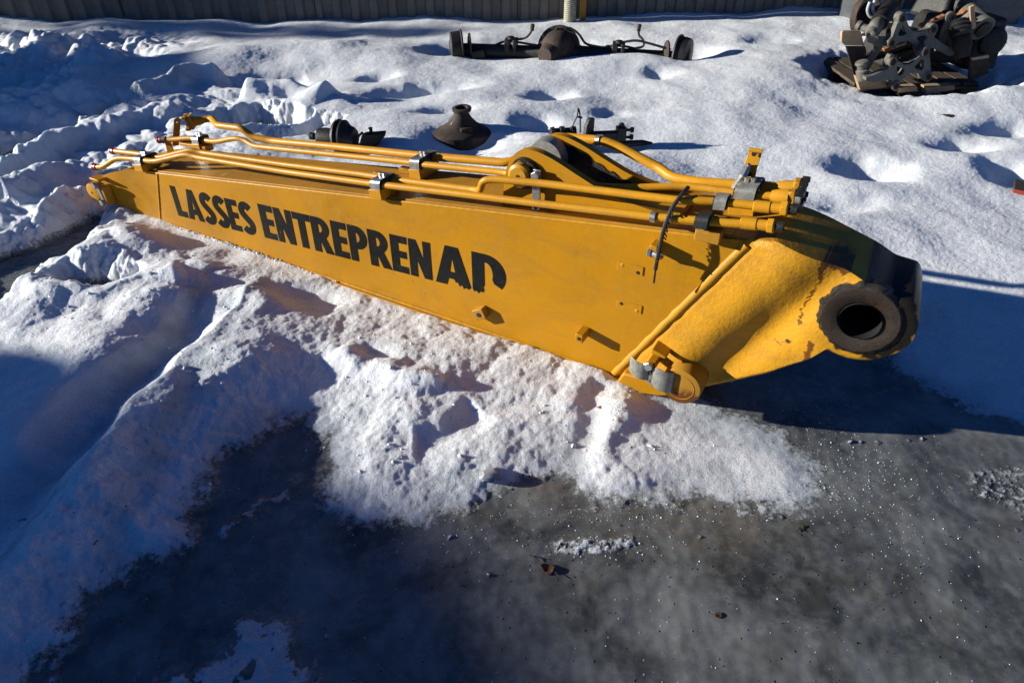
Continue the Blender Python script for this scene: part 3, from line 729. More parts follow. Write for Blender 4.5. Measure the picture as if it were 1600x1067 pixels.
# ---------------------------------------------------------------- pipes
def pipe(pts, r, bend=.045, mat='pipe', label=None):
    mb = MB(); mb.tube(pts, r, 18, bend); return mb.build('hydraulic_pipe', mat, arm, 50, label=label)
PR = .0125
pA = pipe([(-2.822, -.028, .288), (-2.765, -.026, .295), (-2.651, -.005, .359), (-2.55, .004, .371), (-2.355, -.003, .395), (-2.152, .030, .458), (-2.10, .036, .452), (-1.526, .020, .502), (-1.03, -.006, .561), (-.681, -.017, .605), (-.292, -.032, .653), (.079, -.040, .698), (.297, -.028, .725), (.40, -.018, .738)], PR)
pB = pipe([(-2.80, .076, .341), (-2.593, .070, .366), (-2.388, .048, .391), (-2.188, .084, .454), (-2.14, .095, .447), (-1.593, .088, .496), (-1.143, .068, .549), (-.977, .050, .569), (-.60, .030, .614), (-.565, .014, .624), (-.545, -.002, .672), (-.50, .004, .684), (-.321, .008, .704), (.132, -.01, .752), (.25, .018, .762), (.42, .022, .778)], PR, .022)
pC = pipe([(-2.653, .25, .369), (-2.571, .268, .379), (-2.445, .285, .405), (-2.37, .292, .404), (-2.26, .284, .417), (-2.111, .284, .462), (-2.05, .290, .458), (-1.985, .272, .448), (-1.03, .222, .568), (-.942, .212, .578), (-.556, .197, .626), (-.43, .14, .64), (-.10, .15, .68), (.10, .20, .711), (.31, .185, .732), (.41, .188, .745)], PR)
pD = pipe([(-2.54, .39, .442), (-2.47, .45, .452), (-2.30, .345, .475), (-2.11, .33, .496), (-2.06, .335, .461), (-1.947, .352, .455), (-1.5, .33, .512), (-1.042, .301, .568), (-.62, .292, .620), (-.52, .34, .66), (-.417, .36, .733), (-.261, .347, .752), (-.20, .345, .744), (-.03, .318, .705), (.03, .278, .697), (.12, .262, .706), (.273, .261, .727), (.41, .266, .744)], .0165, .028)
def band(c, axis, r, wdt, name='band', mat='zinc', parent=arm):
    mb = MB(); mb.lathe(Vector(c) - Vector(axis).normalized() * wdt / 2, axis, [(0, r - .002), (0, r + .002), (wdt, r + .002), (wdt, r - .002)], 24, True); return mb.build(name, mat, parent, 30)
band((.079, -.040, .698), (.37, 0, .045), PR + .002, .016, 'pipe_marker_sleeve')
band((-.27, .349, .750), (.2, -.02, .03), .0185, .016, 'pipe_marker_sleeve')
def plug(c, axis, mat='red', parent=arm, r=PR):
    mb = MB(); mb.lathe(c, axis, [(-.016, r + .001), (-.016, r + .004), (-.002, r + .004), (0, r + .006), (.006, r + .006), (.006, 0)], 20); return mb.build('end_cap', mat, parent, 30)
plug((-2.824, -.028, .2875), (-1, -.03, -.12), parent=pA); plug((-2.803, .076, .3405), (-1, 0, -.12), parent=pB); plug((-2.655, .2496, .3688), (-1, -.2, -.12), parent=pC)
mb = MB(); mb.lathe((-2.106, .0355, .4526), (1, .01, .09), [(-.004, PR + .001), (.004, PR + .001)], 16); mb.build('red_paint_dot', 'red', pA, 30)
def union(c, axis, parent, r=PR, plugr=.6):
    c = Vector(c); a = Vector(axis).normalized()
    mb = MB(); mb.lathe(c, a, [(-.075, r + .0005), (-.072, r + .005), (-.03, r + .005), (-.028, r + .003), (0, r + .003)], 20); mb.build('sleeve', 'pipe', parent, 30)
    mb = MB(); mb.lathe(c + a * .0, a, [(0, r + .009), (.016, r + .010), (.020, r + .005)], 6); mb.build('union_nut', 'pipe', parent, 30, .001)
    mb = MB(); mb.lathe(c + a * .02, a, [(0, r + .003), (.022, r + .003), (.024, r * .7), (.006, r * .6), (.006, 0)], 20); mb.build('thread_plug', 'black_iron', parent, 30)
ax_ = (1, .02, .12)
union((.40, -.018, .738), ax_, pA); union((.42, .022, .778), ax_, pB)
def flange(c, axis, parent, s=.034, boltmat='black_iron', pl='pipe', out='steel'):
    c = Vector(c); a = Vector(axis).normalized(); up = Vector((0, 0, 1)); sx = a.cross(up).normalized(); uz = sx.cross(a)
    mb = MB(); mb.lathe(c, a, [(-.05, .017), (-.03, .022), (0, .024)], 20); mb.build('flange_neck', pl, parent, 30)
    rot = Matrix((a, sx, uz)).transposed()
    mb = MB(); mb.box(c + a * .010, (.020, s * 1.5, s * 1.9), rot); mb.build('flange_block', pl, parent, 30, .004)
    mb = MB(); mb.lathe(c + a * .02, a, [(0, s * .85), (.014, s * .85), (.016, s * .5), (.004, s * .45), (.004, 0)], 24); mb.build('flange_cover', out, parent, 30)
    for i in (-1, 1):
        for j in (-1, 1):
            mb = MB(); hexn(mb, c + a * .02 + sx * i * s * .62 + uz * j * s * .8, a, .010, .022); mb.build('flange_bolt', boltmat, parent, 30)
flange((.415, .266, .745), ax_, pD, .030, 'black_iron')
flange((.415, .188, .746), ax_, pC, .024, 'black_iron')
flange((-2.54, .39, .442), (-1, -.75, -.1), pD, .036, 'pipe', 'pipe', 'zinc')

def clamp(x, ys, z, r=PR, mat='zinc', wdt=.045, saddle=True, slope=.1225, bolt=True, tall=.02, blockmat='pipe', ygap=0):
    """strap clamp over two pipes with rubber, standing on a block"""
    y0, y1 = min(ys) - r - .008, max(ys) + r + .008; top = z + r + .006
    rot = Matrix.Rotation(-math.atan(slope), 3, 'Y')
    # strap: rounded bridge extruded along the pipes
    prof = [(y0 - .002, z - r - .004)] + [(y0 + .014 - .016 * math.cos(R(a)), top - .014 + .016 * math.sin(R(a))) for a in range(0, 91, 15)] + [(y1 - .014 + .016 * math.sin(R(a)), top - .014 + .016 * math.cos(R(a))) for a in range(0, 91, 15)] + [(y1 + .002, z - r - .004)]
    inner = [(y0 + .0, z - r - .004)] + [(y0 + .014 - .013 * math.cos(R(a)), top - .014 + .013 * math.sin(R(a))) for a in range(0, 91, 15)] + [(y1 - .014 + .013 * math.sin(R(a)), top - .014 + .013 * math.cos(R(a))) for a in range(0, 91, 15)] + [(y1, z - r - .004)]
    t = thing('pipe_clamp', '', ''); del t['label']; del t['category']; t.parent = arm; t.location = (x, 0, 0)
    outl = prof + list(reversed(inner))
    mb = MB(); mb.plate([(a, b) for a, b in outl], [], (-wdt / 2, 0, 0), (0, 1, 0), (0, 0, 1), wdt)
    mb.v = [(a, b, c_ + slope * a) for a, b, c_ in mb.v]; mb.build('strap', mat, t, 40)
    mb = MB(); mb.plate([(y0 + .003, z - r - .003)] + [(q[0], q[1]) for q in inner[1:-1]] + [(y1 - .003, z - r - .003)], [], (-wdt / 2 - .004, 0, 0), (0, 1, 0), (0, 0, 1), wdt + .008)
    mb.v = [(a, b, c_ + slope * a - .0015) for a, b, c_ in mb.v]; mb.build('rubber_pad', 'rubber', t, 40)
    if bolt:
        for k in (-1, 1):
            mb = MB(); hexn(mb, (k * .009, (y0 + y1) / 2, top + .001 + slope * k * .009), (0, 0, 1), .010, .013); mb.build('bolt', mat, t, 30)
    if saddle:
        zt = ztop(x); hh = z - r - .004 - zt
        if hh > .004:
            mb = MB(); mb.box((.0, (y0 + y1) / 2, zt + hh / 2 + .0), (wdt * 1.25, y1 - y0 + .012, hh), rot); mb.build('saddle_block', blockmat, t, 30, .002)
    return t
clamp(-1.005, (-.006, .052), .567); clamp(-.985, (.222, .300), .574, .0155, saddle=True)
clamp(-2.47, (.002, .058), .380, mat='zinc', wdt=.05, slope=.11); clamp(-2.395, (.285, .31), .404, mat='zinc', wdt=.05)
clamp(.29, (.190, .262), .731, .016, mat='steel', wdt=.062)
clamp(.225, (-.036, -.016), .718, mat='rubber', wdt=.035, bolt=False, saddle=False)
clamp(.255, (.02, .03), .762, mat='steel', wdt=.034, bolt=False, saddle=False)
mb = MB(); mb.box((.245, -.012, ztop(.245) + .010), (.075, .052, .042)); mb.build('saddle_block', 'dirty', arm, 30, .003)
mb = MB(); mb.box((.215, .062, ztop(.21) + .062), (.085, .030, .045)); mb.build('clamp_block', 'dirty', arm, 30, .003)
mb = MB(); mb.box((.265, .020, ztop(.26) + .030), (.085, .05, .03)); mb.build('clamp_block', 'dirty', arm, 30, .003)
for i, (x_, y_) in enumerate(((.19, .058), (.235, .058), (.25, .016), (.285, .018))):
    mb = MB(); hexn(mb, (x_, y_, ztop(x_) + (.082 if i < 2 else .046)), (0, 0, 1), .007, .006); mb.build('bolt', 'rust', arm, 30)
for x_, y_ in ((-1.16, .19), (-1.08, .26)):
    mb = MB(); mb.box((x_, y_, ztop(x_) + .012), (.05, .03, .02)); mb.build('mounting_pad', 'dirty', arm, 30, .002)
# bracket under the tip clamp and far bracket
mb = MB(); mb.box((-2.47, .03, .343), (.06, .09, .03)); mb.build('clamp_foot', 'yellow', arm, 30, .003)
mb = MB(); mb.box((-2.43, .29, .370), (.20, .05, .016), Matrix.Rotation(R(-4), 3, 'Y')); mb.build('pipe_shelf', 'yellow', arm, 30, .003)
mb = MB(); mb.plate([(-.017, -.05), (.017, -.05), (.017, .10), (.0, .118), (-.017, .105)], [circ(0, .085, .006, 10)], (-2.60, .31, .375), (.8, .5, 0), (.35, .1, .9), .006); mb.build('tip_bracket', 'pipe', arm, 30, .001)
mb = MB(); mb.tube([(-2.632, .25, .372), (-2.615, .259, .374)], .018, 16, 0); mb.build('bracket_collar', 'steel', arm, 30)
mb = MB(); mb.plate([(-.016, 0), (.016, 0), (.02, -.07), (-.02, -.07)], [], (-2.62, .27, .37), (.9, .3, 0), (0, 0, 1), .006); mb.build('tip_bracket', 'pipe', arm, 30, .001)
# bent strip standing by the far pipes, tied with tape
mb = MB()
prof = [(0, -.01), (.003, .022), (-.004, .042), (.016, .072), (.020, .095)]
Vb = []; Fb = []
for i, (a, b) in enumerate(prof):
    for s_ in (-1, 1):
        for t_ in (0, .005): Vb.append((.275 + s_ * .020 + b * .02, .262 + a * 1.0 + t_, .745 + b))
for i in range(len(prof) - 1):
    o = i * 4
    for a, b in ((0, 1), (1, 3), (3, 2), (2, 0)): Fb.append((o + a, o + b, o + 4 + b, o + 4 + a))
Fb += [(0, 1, 3, 2), (16, 18, 19, 17)]
mb.add(Vb, Fb); sb = mb.build('bent_bracket', 'pipe', arm, 20, .001)
for z_, y_ in ((.828, .270), (.766, .259)):
    mb = MB(); mb.lathe((.277, y_, z_), (0, -1, 0), [(0, .008), (.003, .008)], 12); mb.build('hole', 'bore', sb, 30)
mb = MB(); mb.lathe((.279, .272, .838), (1, 0, .02), [(-.02, .007), (.02, .007)], 8); mb.build('bent_lip', 'pipe', sb, 30)
mb = MB(); mb.tube([(.24, .245, .70), (.252, .238, .745), (.262, .240, .765), (.268, .256, .79), (.272, .25, .80)], .0, 8, 0, True, [.014, .010, .014, .011, .005]); mb.build('silver_tape', 'zinc', arm, 30)

# ---------------------------------------------------------------- small things welded to the near side
def lug(x, z, wdt, hgt, out, mat='yellow', name='lug', hole=True, rot=0):
    mb = MB(); mb.box((0, -out / 2, 0), (wdt, out, hgt)); o = mb.build(name, mat, arm, 30, .003); o.location = (x, .002, z); o.rotation_euler = (0, R(rot), 0)
    if hole:
        mb = MB(); mb.lathe((0, -out - .0005, 0), (0, -1, 0), [(0, min(wdt, hgt) * .22), (.0015, min(wdt, hgt) * .22)], 14); mb.build('hole', 'bore', o, 30)
    return o
lug(-.560, .132, .052, .044, .034, 'dirty', rot=-28); lug(-.127, .188, .030, .034, .060)
lug(.093, .588, .026, .040, .050, 'yellow', hole=False)
mb = MB(); mb.tube([(.088, -.042, .582), (.125, -.055, .582)], .011, 12, 0); hb = mb.build('clip_bolt', 'zinc', arm, 30)
mb = MB(); hexn(mb, (.088, -.043, .582), (-1, 0, 0), .016, .012); mb.build('bolt', 'zinc', hb, 30)
# black cable tie hanging over the pipes
mb = MB(); pts = [(.155, .012, .790), (.147, -.012, .778), (.130, -.045, .74), (.121, -.066, .68), (.120, -.074, .62), (.116, -.070, .575), (.114, -.066, .545), (.114, -.066, .54)]
mb.tube(pts, .0062, 8, .02); ct = mb.build('cable_tie', 'cable', arm, 40)
mb = MB(); rg = random.Random(9)
for i in range(26):
    t = i / 26; a = Vector(pts[2]).lerp(Vector(pts[5]), t)
    mb.tube([a, a + Vector((rg.uniform(-.014, .014), rg.uniform(-.012, .004), rg.uniform(-.012, .004)))], .0022, 5, 0)
mb.build('frayed_ends', 'cable', ct, 40)
mb = MB(); mb.tube([(.114, -.066, .548), (.114, -.064, .492)], .0035, 8, 0); mb.build('tie_tail', 'cable', ct, 40)
mb = MB(); mb.lathe((.128, -.049, .706), (-.1, -.3, 1), [(-.008, .009), (.008, .009)], 12); mb.build('tie_sleeve', 'zinc', ct, 30)
# two painted-over pads with holes
for x_, z_, hs in ((.012, .478, (.028, -.006)), (.024, .333, (-.028, .006))):
    mb = MB(); mb.plate([(-.045, -.012), (.045, -.012), (.045, .020), (-.045, .020)], [], (x_, .0005, z_), (1, 0, .06), (0, 0, 1), .0035); p_ = mb.build('small_pad', 'yellow', arm, 30, .001)
    mb = MB(); mb.lathe((x_ + hs[0], -.0028, z_ + .004 + hs[1]), (0, -1, 0), [(0, .006), (.0012, .006)], 12); mb.build('hole', 'bore', p_, 30)
    mb = MB(); mb.lathe((x_ - hs[0], -.0028, z_ + .004 - hs[1]), (0, -1, 0), [(0, .007), (.0015, .005)], 12); mb.build('filled_hole', 'weld', p_, 30)
# linkage boss under the casting with a steel half clamp
mb = MB(); mb.lathe((.258, -.085, .140), (0, 1, 0), [(0, .050), (.003, .066), (.012, .070), (.05, .070), (.12, .070)], 36); db_ = mb.build('lower_boss', 'dirty', arm, 30)
xs_ = np.array([v.co.x for v in db_.data.vertices]); zs_ = np.array([v.co.z for v in db_.data.vertices])
mb = MB(); mb.lathe((.258, -.0865, .140), (0, 1, 0), [(0, .0455), (.0, .0475), (.002, .0475), (.002, .0455)], 36, True); mb.build('boss_rim', 'weld', db_, 30)
at = db_.data.attributes.new('rust', 'FLOAT', 'POINT'); at.data.foreach_set('value', (np.clip(sstep(.17, .08, zs_) + .15, 0, 1) * .8).astype(np.float32))
mb = MB(); mb.plate([(.02, .03), (.10, .012), (.20, .035), (.27, .072), (.24, .10), (.12, .085), (.04, .08)], [], (0, .012, 0), (1, 0, 0), (0, 0, 1), .045); mb.build('lower_web', 'yellow', arm, 40, .008)
Vc = []; Fc = []
for i in range(15):                                                    # omega-shaped half clamp, standing off the side
    t = i / 14; x_ = .078 + .155 * t; y_ = -.088 - .020 * abs(math.sin(math.pi * 2 * t)) ** .7 * (1 if t < .5 else .8)
    for z_ in (.215 - .03 * t + (.010 if t > .6 else 0), .150 - .028 * t - (.012 if t > .6 else 0)):
        for d_ in (0, .004): Vc.append((x_, y_ - d_, z_))
for i in range(14):
    o = i * 4
    for a, b in ((0, 1), (1, 3), (3, 2), (2, 0)): Fc.append((o + a, o + b, o + 4 + b, o + 4 + a))
Fc += [(0, 2, 3, 1), (56, 57, 59, 58)]
mb = MB(); mb.add(Vc, Fc); hc = mb.build('half_clamp', 'steel', arm, 40, .001)
mb = MB(); mb.box((.150, -.050, .19), (.03, .08, .03)); mb.build('clamp_stud_block', 'yellow', arm, 30, .004)
mb = MB(); hexn(mb, (.145, -.094, .197), (0, -1, 0), .017, .014); mb.build('bolt', 'zinc', hc, 30)
mb = MB(); mb.plate([(-.014, -.02), (.014, -.02), (.014, .026), (-.014, .026)] , [circ(0, -.004, .007, 10)], (.162, -.094, .143), (1, 0, -.2), (0, 0, 1), .006); mb.build('hanging_tab', 'steel', hc, 30, .001)
mb = MB(); mb.lathe((.153, -.096, .170), (0, -1, 0), [(0, .0085), (.004, .0085), (.004, .005)], 12); mb.build('rusty_stud', 'rust', hc, 30)
mb = MB(); mb.box((.165, -.035, .232), (.055, .07, .014), Matrix.Rotation(R(10), 3, 'Y')); mb.build('clamp_shelf', 'yellow', arm, 30, .004)

# ---------------------------------------------------------------- lettering
def stroke(center, wdt):
    P = [Vector(p) for p in center]; L = []; Rr = []
    for i, p in enumerate(P):
        t = (P[min(i + 1, len(P) - 1)] - P[max(i - 1, 0)]).normalized(); nrm = Vector((-t.y, t.x))
        L.append(tuple(p + nrm * wdt / 2)); Rr.append(tuple(p - nrm * wdt / 2))
    return L + Rr[::-1]
def earc(cx, cy, rx, ry, a0, a1, n=10): return [(cx + rx * math.cos(R(a0 + (a1 - a0) * i / (n - 1))), cy + ry * math.sin(R(a0 + (a1 - a0) * i / (n - 1)))) for i in range(n)]
S_c = earc(.30, .73, .185, .175, 28, 235, 14) + earc(.27, .27, .195, .175, 52, -150, 14)
bowl_o = lambda cy, ry, rx=.33: earc(.27, cy, rx, ry, -90, 90, 12)
GL = {
 'L': (.52, [(0, 0), (.50, 0), (.50, .20), (.25, .20), (.25, 1), (0, 1)], []),
 'A': (.74, [(0, 0), (.24, 0), (.28, .18), (.46, .18), (.50, 0), (.74, 0), (.50, 1), (.24, 1)], [[(.315, .36), (.425, .36), (.37, .74)]]),
 'S': (.57, stroke(S_c, .235), []),
 'E': (.52, [(0, 0), (.50, 0), (.50, .19), (.24, .19), (.24, .41), (.47, .41), (.47, .60), (.24, .60), (.24, .81), (.50, .81), (.50, 1), (0, 1)], []),
 'N': (.65, [(0, 0), (.22, 0), (.22, .50), (.42, 0), (.64, 0), (.64, 1), (.42, 1), (.42, .50), (.22, 1), (0, 1)], []),
 'T': (.60, [(.18, 0), (.42, 0), (.42, .80), (.60, .80), (.60, 1), (0, 1), (0, .80), (.18, .80)], []),
 'P': (.61, [(0, 0), (.24, 0), (.24, .36)] + bowl_o(.68, .32) + [(0, 1)], [[(.24, .55)] + earc(.27, .68, .10, .13, -90, 90, 7) + [(.24, .81)]]),
 'R': (.66, [(0, 0), (.24, 0), (.24, .36), (.40, 0), (.67, 0), (.46, .44)] + earc(.27, .70, .33, .30, -48, 90, 10) + [(0, 1)], [[(.24, .56)] + earc(.27, .69, .10, .12, -90, 90, 7) + [(.24, .81)]]),
 'D': (.68, [(0, .06), (.03, .0), (.07, .03), (.12, -.02), (.16, .05), (.20, .02), (.235, .09), (.21, .16), (.24, .22), (.24, .80)] + earc(.27, .52, .14, .28, 90, -22, 8) + [(.435, .31), (.50, .275)] + earc(.27, .52, .39, .48, -38, 90, 12) + [(0, 1)], []),
 'B': (.74, [(0, 0), (.24, 0), (.28, .18), (.40, .18), (.43, .10), (.47, .13), (.50, .03), (.56, .08), (.59, -.01), (.64, .04), (.68, .0), (.74, .06), (.50, 1), (.24, 1)], [[(.315, .36), (.425, .36), (.37, .74)]]),
}
def word(txt, x0, x1, zb0, slope, hgt):
    gap = .035; tot = sum(GL[c][0] for c in txt) + gap * (len(txt) - 1); kx = (x1 - x0) / tot; x = x0
    for c in txt:
        wd, outl, holes = GL[c]
        f = lambda P: [(x + a * kx, zb0 + slope * (x + a * kx) + b * hgt) for a, b in P]
        mb = MB(); mb.plate(f(outl), [f(h) for h in holes], (0, -.0004, 0), (1, 0, 0), (0, 0, 1), .0012); mb.build('letter', 'letter', arm, 0)
        x += (wd + gap) * kx
word('LASSES', -2.305, -1.765, .238, .047, .158)
word('ENTREPREN', -1.715, -.79, .240, .047, .166)
word('BD', -.775, -.452, .240, .047, .172)       # the last two letters are torn along their feet

# snow caught on the bottom ledge: a thin uneven strip with loose crumbs on it
mb = MB(); rg = random.Random(21); pts = []; rr = []
for i in range(150):
    x_ = -2.46 + i * .0068; k_ = .5 + .5 * prn(x_ * 9, 1.3, 1, 3) + .6 * math.exp(-((x_ + 1.87) / .12) ** 2); fade = min(1, i / 10, (149 - i) / 30)
    pts.append((x_, -.008 + rg.uniform(-.002, .002), zbot(x_) + .003)); rr.append(max(.0012, .0075 * k_ * fade + rg.uniform(-.001, .001)))
mb.tube(pts, 0, 8, 0, True, rr)
for i in range(420):
    x_ = rg.uniform(-2.44, -1.3) if i % 2 else rg.gauss(-1.86, .10); s_ = rg.uniform(.0015, .0055)
    mb.lathe((x_, rg.uniform(-.018, -.002), zbot(x_) + rg.uniform(.002, .009 if i % 2 else .016)), (rg.uniform(-.5, .5), rg.uniform(-.5, .5), 1), [(-s_ * .3, s_ * .7), (s_ * .2, s_), (s_, s_ * .4)], 5)
o = mb.build('snow_crumbs', 'snow', arm, 70); o['kind'] = 'stuff'

# ---------------------------------------------------------------- the rest of the yard
def PY(px, py, Y):
    """point seen at a pixel on the upright plane y = Y"""
    u = px - 800; v = 533.5 - py; t = Y / (F_PX * CT + v * ST_)
    return Vector((u * t, Y, CAM_H + (-F_PX * ST_ + v * CT) * t))
def facing(a, b):
    d = b - a; return math.atan2(d.y, d.x)

# corrugated wall along the back
YW = 7.45
wall = thing('corrugated_wall', 'long grey corrugated sheet metal wall behind the snow bank', 'wall', (0, YW, 0), R(-3.25))
def sheet(x0, x1, name='wall_sheet'):
    V = []; pitch = .19; xs_ = [x0]; k = math.floor(x0 / pitch)
    while True:
        for o_, d_ in ((0, 0), (.075, 0), (.095, .032), (.165, .032), (.185, 0)):
            xx = k * pitch + o_
            if x0 < xx < x1: V.append((xx, d_))
        if k * pitch > x1: break
        k += 1
    def dd(x):
        f = x % pitch
        return 0 if f < .075 else (.032 * (f - .075) / .02 if f < .095 else (.032 if f < .165 else .032 * max(0, (.185 - f) / .02)))
    V = [(x0, dd(x0))] + V + [(x1, dd(x1))]
    outl = [(a, -b) for a, b in V] + [(a, -b + .004) for a, b in reversed(V)]
    mb = MB(); n = len(outl); vs = []
    zs_ = [-.5, .35, 1.2, 2.1, 3.0]
    for i, z in enumerate(zs_):
        for a, b in outl: vs.append((a, b + .004 * math.sin(a * 5 + z * 2), z))
    fs = []
    for i in range(len(zs_) - 1):
        for j in range(n): j2 = (j + 1) % n; fs.append((i * n + j, i * n + j2, (i + 1) * n + j2, (i + 1) * n + j))
    mb.add(vs, fs); return mb.build(name, 'wall', wall, 20)
xs_edges = [-8.5, -5.95, -4.0, -1.98, .06, 2.1, 4.1, 6.1, 8.5]
for i, (a, b) in enumerate(zip(xs_edges[:-1], xs_edges[1:])):
    o = sheet(a, b - .008); o.location.y = .006 * (i % 2)
mb = MB(); mb.box((0, .12, 1.25), (17, .08, 3.5)); mb.build('backing_board', 'black_iron', wall, 0)

# ribbed hose and yellow post in front of it
p = PY(890, 34, 7.2)
h_ = thing('ribbed_hose', 'pale ribbed hose hanging down the grey wall beside a yellow post', 'hose', (p.x, 7.2, p.z - .1))
mb = MB(); prof = []
for i in range(60): prof += [(i * .018, .062), (i * .018 + .009, .055)]
mb.lathe((0, 0, 0), (0, 0, 1), prof, 16); mb.build('ribbed_tube', mat_simple('pale_hose', (.42, .40, .30), .6, 0, .4, 20, .3), h_, 30)
mb = MB(); mb.lathe((0, 0, 0), (0, 0, 1), [(0, .068), (.03, .068)], 16); mb.build('hose_clip', 'steel', h_, 30)
yp = thing('yellow_post', 'narrow yellow post behind the ribbed hose at the wall', 'post', (p.x + .13, 7.25, p.z - .2))
mb = MB(); mb.box((0, 0, .7), (.055, .04, 1.4)); mb.build('post_tube', 'dirty', yp, 0, .003); mb = MB(); mb.box((0, 0, .02), (.1, .09, .012)); mb.build('foot_plate', 'steel', yp, 0, .002)

# ---- lorry axle lying in the snow
a0, a1 = G(716, 84), G(1066, 86); mid = (a0 + a1) / 2; L = (a1 - a0).length
axl = thing('truck_axle', 'long dark rusty vehicle axle with round differential, lying in snow before the wall', 'axle', (mid.x, mid.y + .03, mid.z - .065), facing(a0, a1))
Z0 = .055; xd = (G(876, 80) - a0).length - L / 2
mb = MB(); mb.tube([(-L / 2 + .05, 0, Z0), (xd - .16, 0, Z0), (xd - .05, 0, Z0 + .01)], 0, 18, 0, True, [.058, .06, .11]); mb.tube([(xd + .05, 0, Z0 + .01), (xd + .18, 0, Z0 + .01), (L / 2 - .05, 0, Z0)], 0, 18, 0, True, [.11, .062, .058]); mb.build('axle_tube', 'black_iron', axl, 50)
mb = MB(); mb.lathe((xd, .12, Z0 + .03), (-.1, -1, .12), [(0, .10), (.03, .155), (.10, .165), (.115, .18), (.135, .18), (.14, .150), (.22, .115), (.27, .07), (.28, .0)], 30); df = mb.build('differential_housing', 'rust', axl, 40)
mb = MB(); mb.lathe((xd - .05, -.06, Z0 + .01), (-.45, -1, .1), [(0, .13), (.08, .095), (.13, .07), (.14, .06), (.14, .0)], 24); mb.build('pinion_nose', 'rust', df, 40)
for k in range(10):
    a = k * 36; mb = MB(); hexn(mb, (xd + .165 * math.cos(R(a)) - .012, -.005, Z0 + .045 + .165 * math.sin(R(a))), (-.1, -1, .12), .012, .012); mb.build('bolt', 'black_iron', df, 30)
for s_, r_ in ((-1, .135), (1, .155)):
    x_ = s_ * (L / 2 - .02)
    mb = MB(); mb.lathe((x_ - .02 * s_, 0, Z0 + .03), (s_, -.35, 0), [(0, .05), (.005, r_), (.018, r_ + .004), (.022, r_ * .93), (.07, r_ * .90), (.10, r_ * .86), (.105, .06), (.115, .045), (.115, 0)], 30); bd = mb.build('brake_drum', 'black_iron', axl, 40)
    mb = MB(); mb.plate(smooth_line([(-.08, -.05), (-.06, .08), (.0, .15), (.05, .10), (.06, -.05), (-.08, -.05)], 20, 1)[:-1], [], (x_ - .10 * s_, -.06, Z0 + .03), (.4, -.9, 0), (0, 0, 1), .012); mb.build('dust_shield', 'rust', bd, 40)
    mb = MB(); mb.box((x_ - .17 * s_, -.05, Z0 - .01), (.12, .10, .07), Matrix.Rotation(R(12 * s_), 3, 'Y')); mb.build('brake_caliper', 'black_iron', axl, 40, .01)
for fx in (-.27, .21):
    x_ = fx * L
    mb = MB(); mb.box((x_, 0, Z0 + .05), (.045, .12, .12)); mb.box((x_ + .065, .0, Z0 + .045), (.03, .12, .13)); mb.lathe((x_ + .03, -.02, Z0 + .10), (0, 0, 1), [(0, .03), (.03, .03)], 12); mb.build('spring_seat', 'black_iron', axl, 30, .006)
hs = [[(-.42, .13, .0), (-.36, .10, .05), (-.28, .05, .12), (-.19, 0, .15), (-.165, 0, .20), (-.16, 0, .24)],
      [(-.27, 0, .13), (-.20, -.02, .12), (-.14, 0, .10), (-.02, 0, .09)],
      [(xd / L - .05, .05, .16), (xd / L - .02, .0, .24), (xd / L + .04, 0, .25), (xd / L + .085, -.02, .20), (xd / L + .11, -.03, .13), (.17, 0, .10), (.22, -.03, .15), (.30, -.04, .18), (.38, -.05, .15), (.45, -.06, .12)],
      [(.30, -.05, .12), (.335, -.04, .13), (.33, -.03, .18), (.305, 0, .21), (.305, 0, .27)],
      [(.17, .02, .11), (.24, .02, .12), (.30, .02, .10)]]
for h in hs:
    mb = MB(); mb.tube([(q[0] * L, q[1], q[2] + Z0 * .3) for q in h], .0095, 8, .05); mb.build('brake_hose', 'rubber', axl, 50)
for q in ((-.16, 0, .25), (.305, 0, .275)):
    mb = MB(); mb.lathe((q[0] * L, q[1], q[2]), (.1, 0, 1), [(-.02, .016), (.03, .017), (.032, .012)], 12); mb.build('hose_end', 'rust', axl, 40)

# ---- bell housing
c = G(722, 200)
bh = thing('bell_housing', 'dark cast bell housing with narrow round neck standing in snow', 'machine part', (c.x, c.y, c.z - .085), R(10))
bh.scale = (.84, .84, .92)
mb = MB(); mb.lathe((0, 0, 0), (0, 0, 1), [(-.03, .23), (.066, .23), (.076, .218), (.086, .185), (.10, .150), (.125, .112), (.155, .080), (.18, .062), (.20, .052), (.215, .055)], 40)
bod = mb.build('bell_body', 'rust', bh, 50)
for v in bod.data.vertices:
    if v.co.z < .13: v.co.x *= 1.12 - .12 * max(0, v.co.z) / .13; v.co.y *= .8
mb = MB(); mb.lathe((.004, 0, .205), (-.05, -.05, 1), [(0, .052), (.004, .070), (.022, .073), (.026, .066), (.026, .045), (.0, .040)], 32); mb.build('neck_flange', 'rust', bh, 40)
mb = MB(); mb.lathe((.0, 0, .2), (-.05, -.05, 1), [(.008, .043), (.012, .043)], 20); mb.build('neck_bore', 'orange_rust', bh, 40)
mb = MB(); mb.box((.02, -.10, .105), (.09, .05, .035), Matrix.Rotation(R(0), 3, 'X')); mb.build('cast_pad', 'rust', bh, 40, .01)
mb = MB(); mb.tube([(-.04, -.03, .16), (-.075, -.04, .145), (-.12, -.07, .06)], .006, 8, .01); mb.build('vent_pipe', 'steel', bh, 40)
for k in range(9):
    a = k * 40; mb = MB(); hexn(mb, (.21 * math.cos(R(a)), .15 * math.sin(R(a)), .072), (0, 0, 1), .010, .010); mb.build('bolt', 'rust', bh, 30)

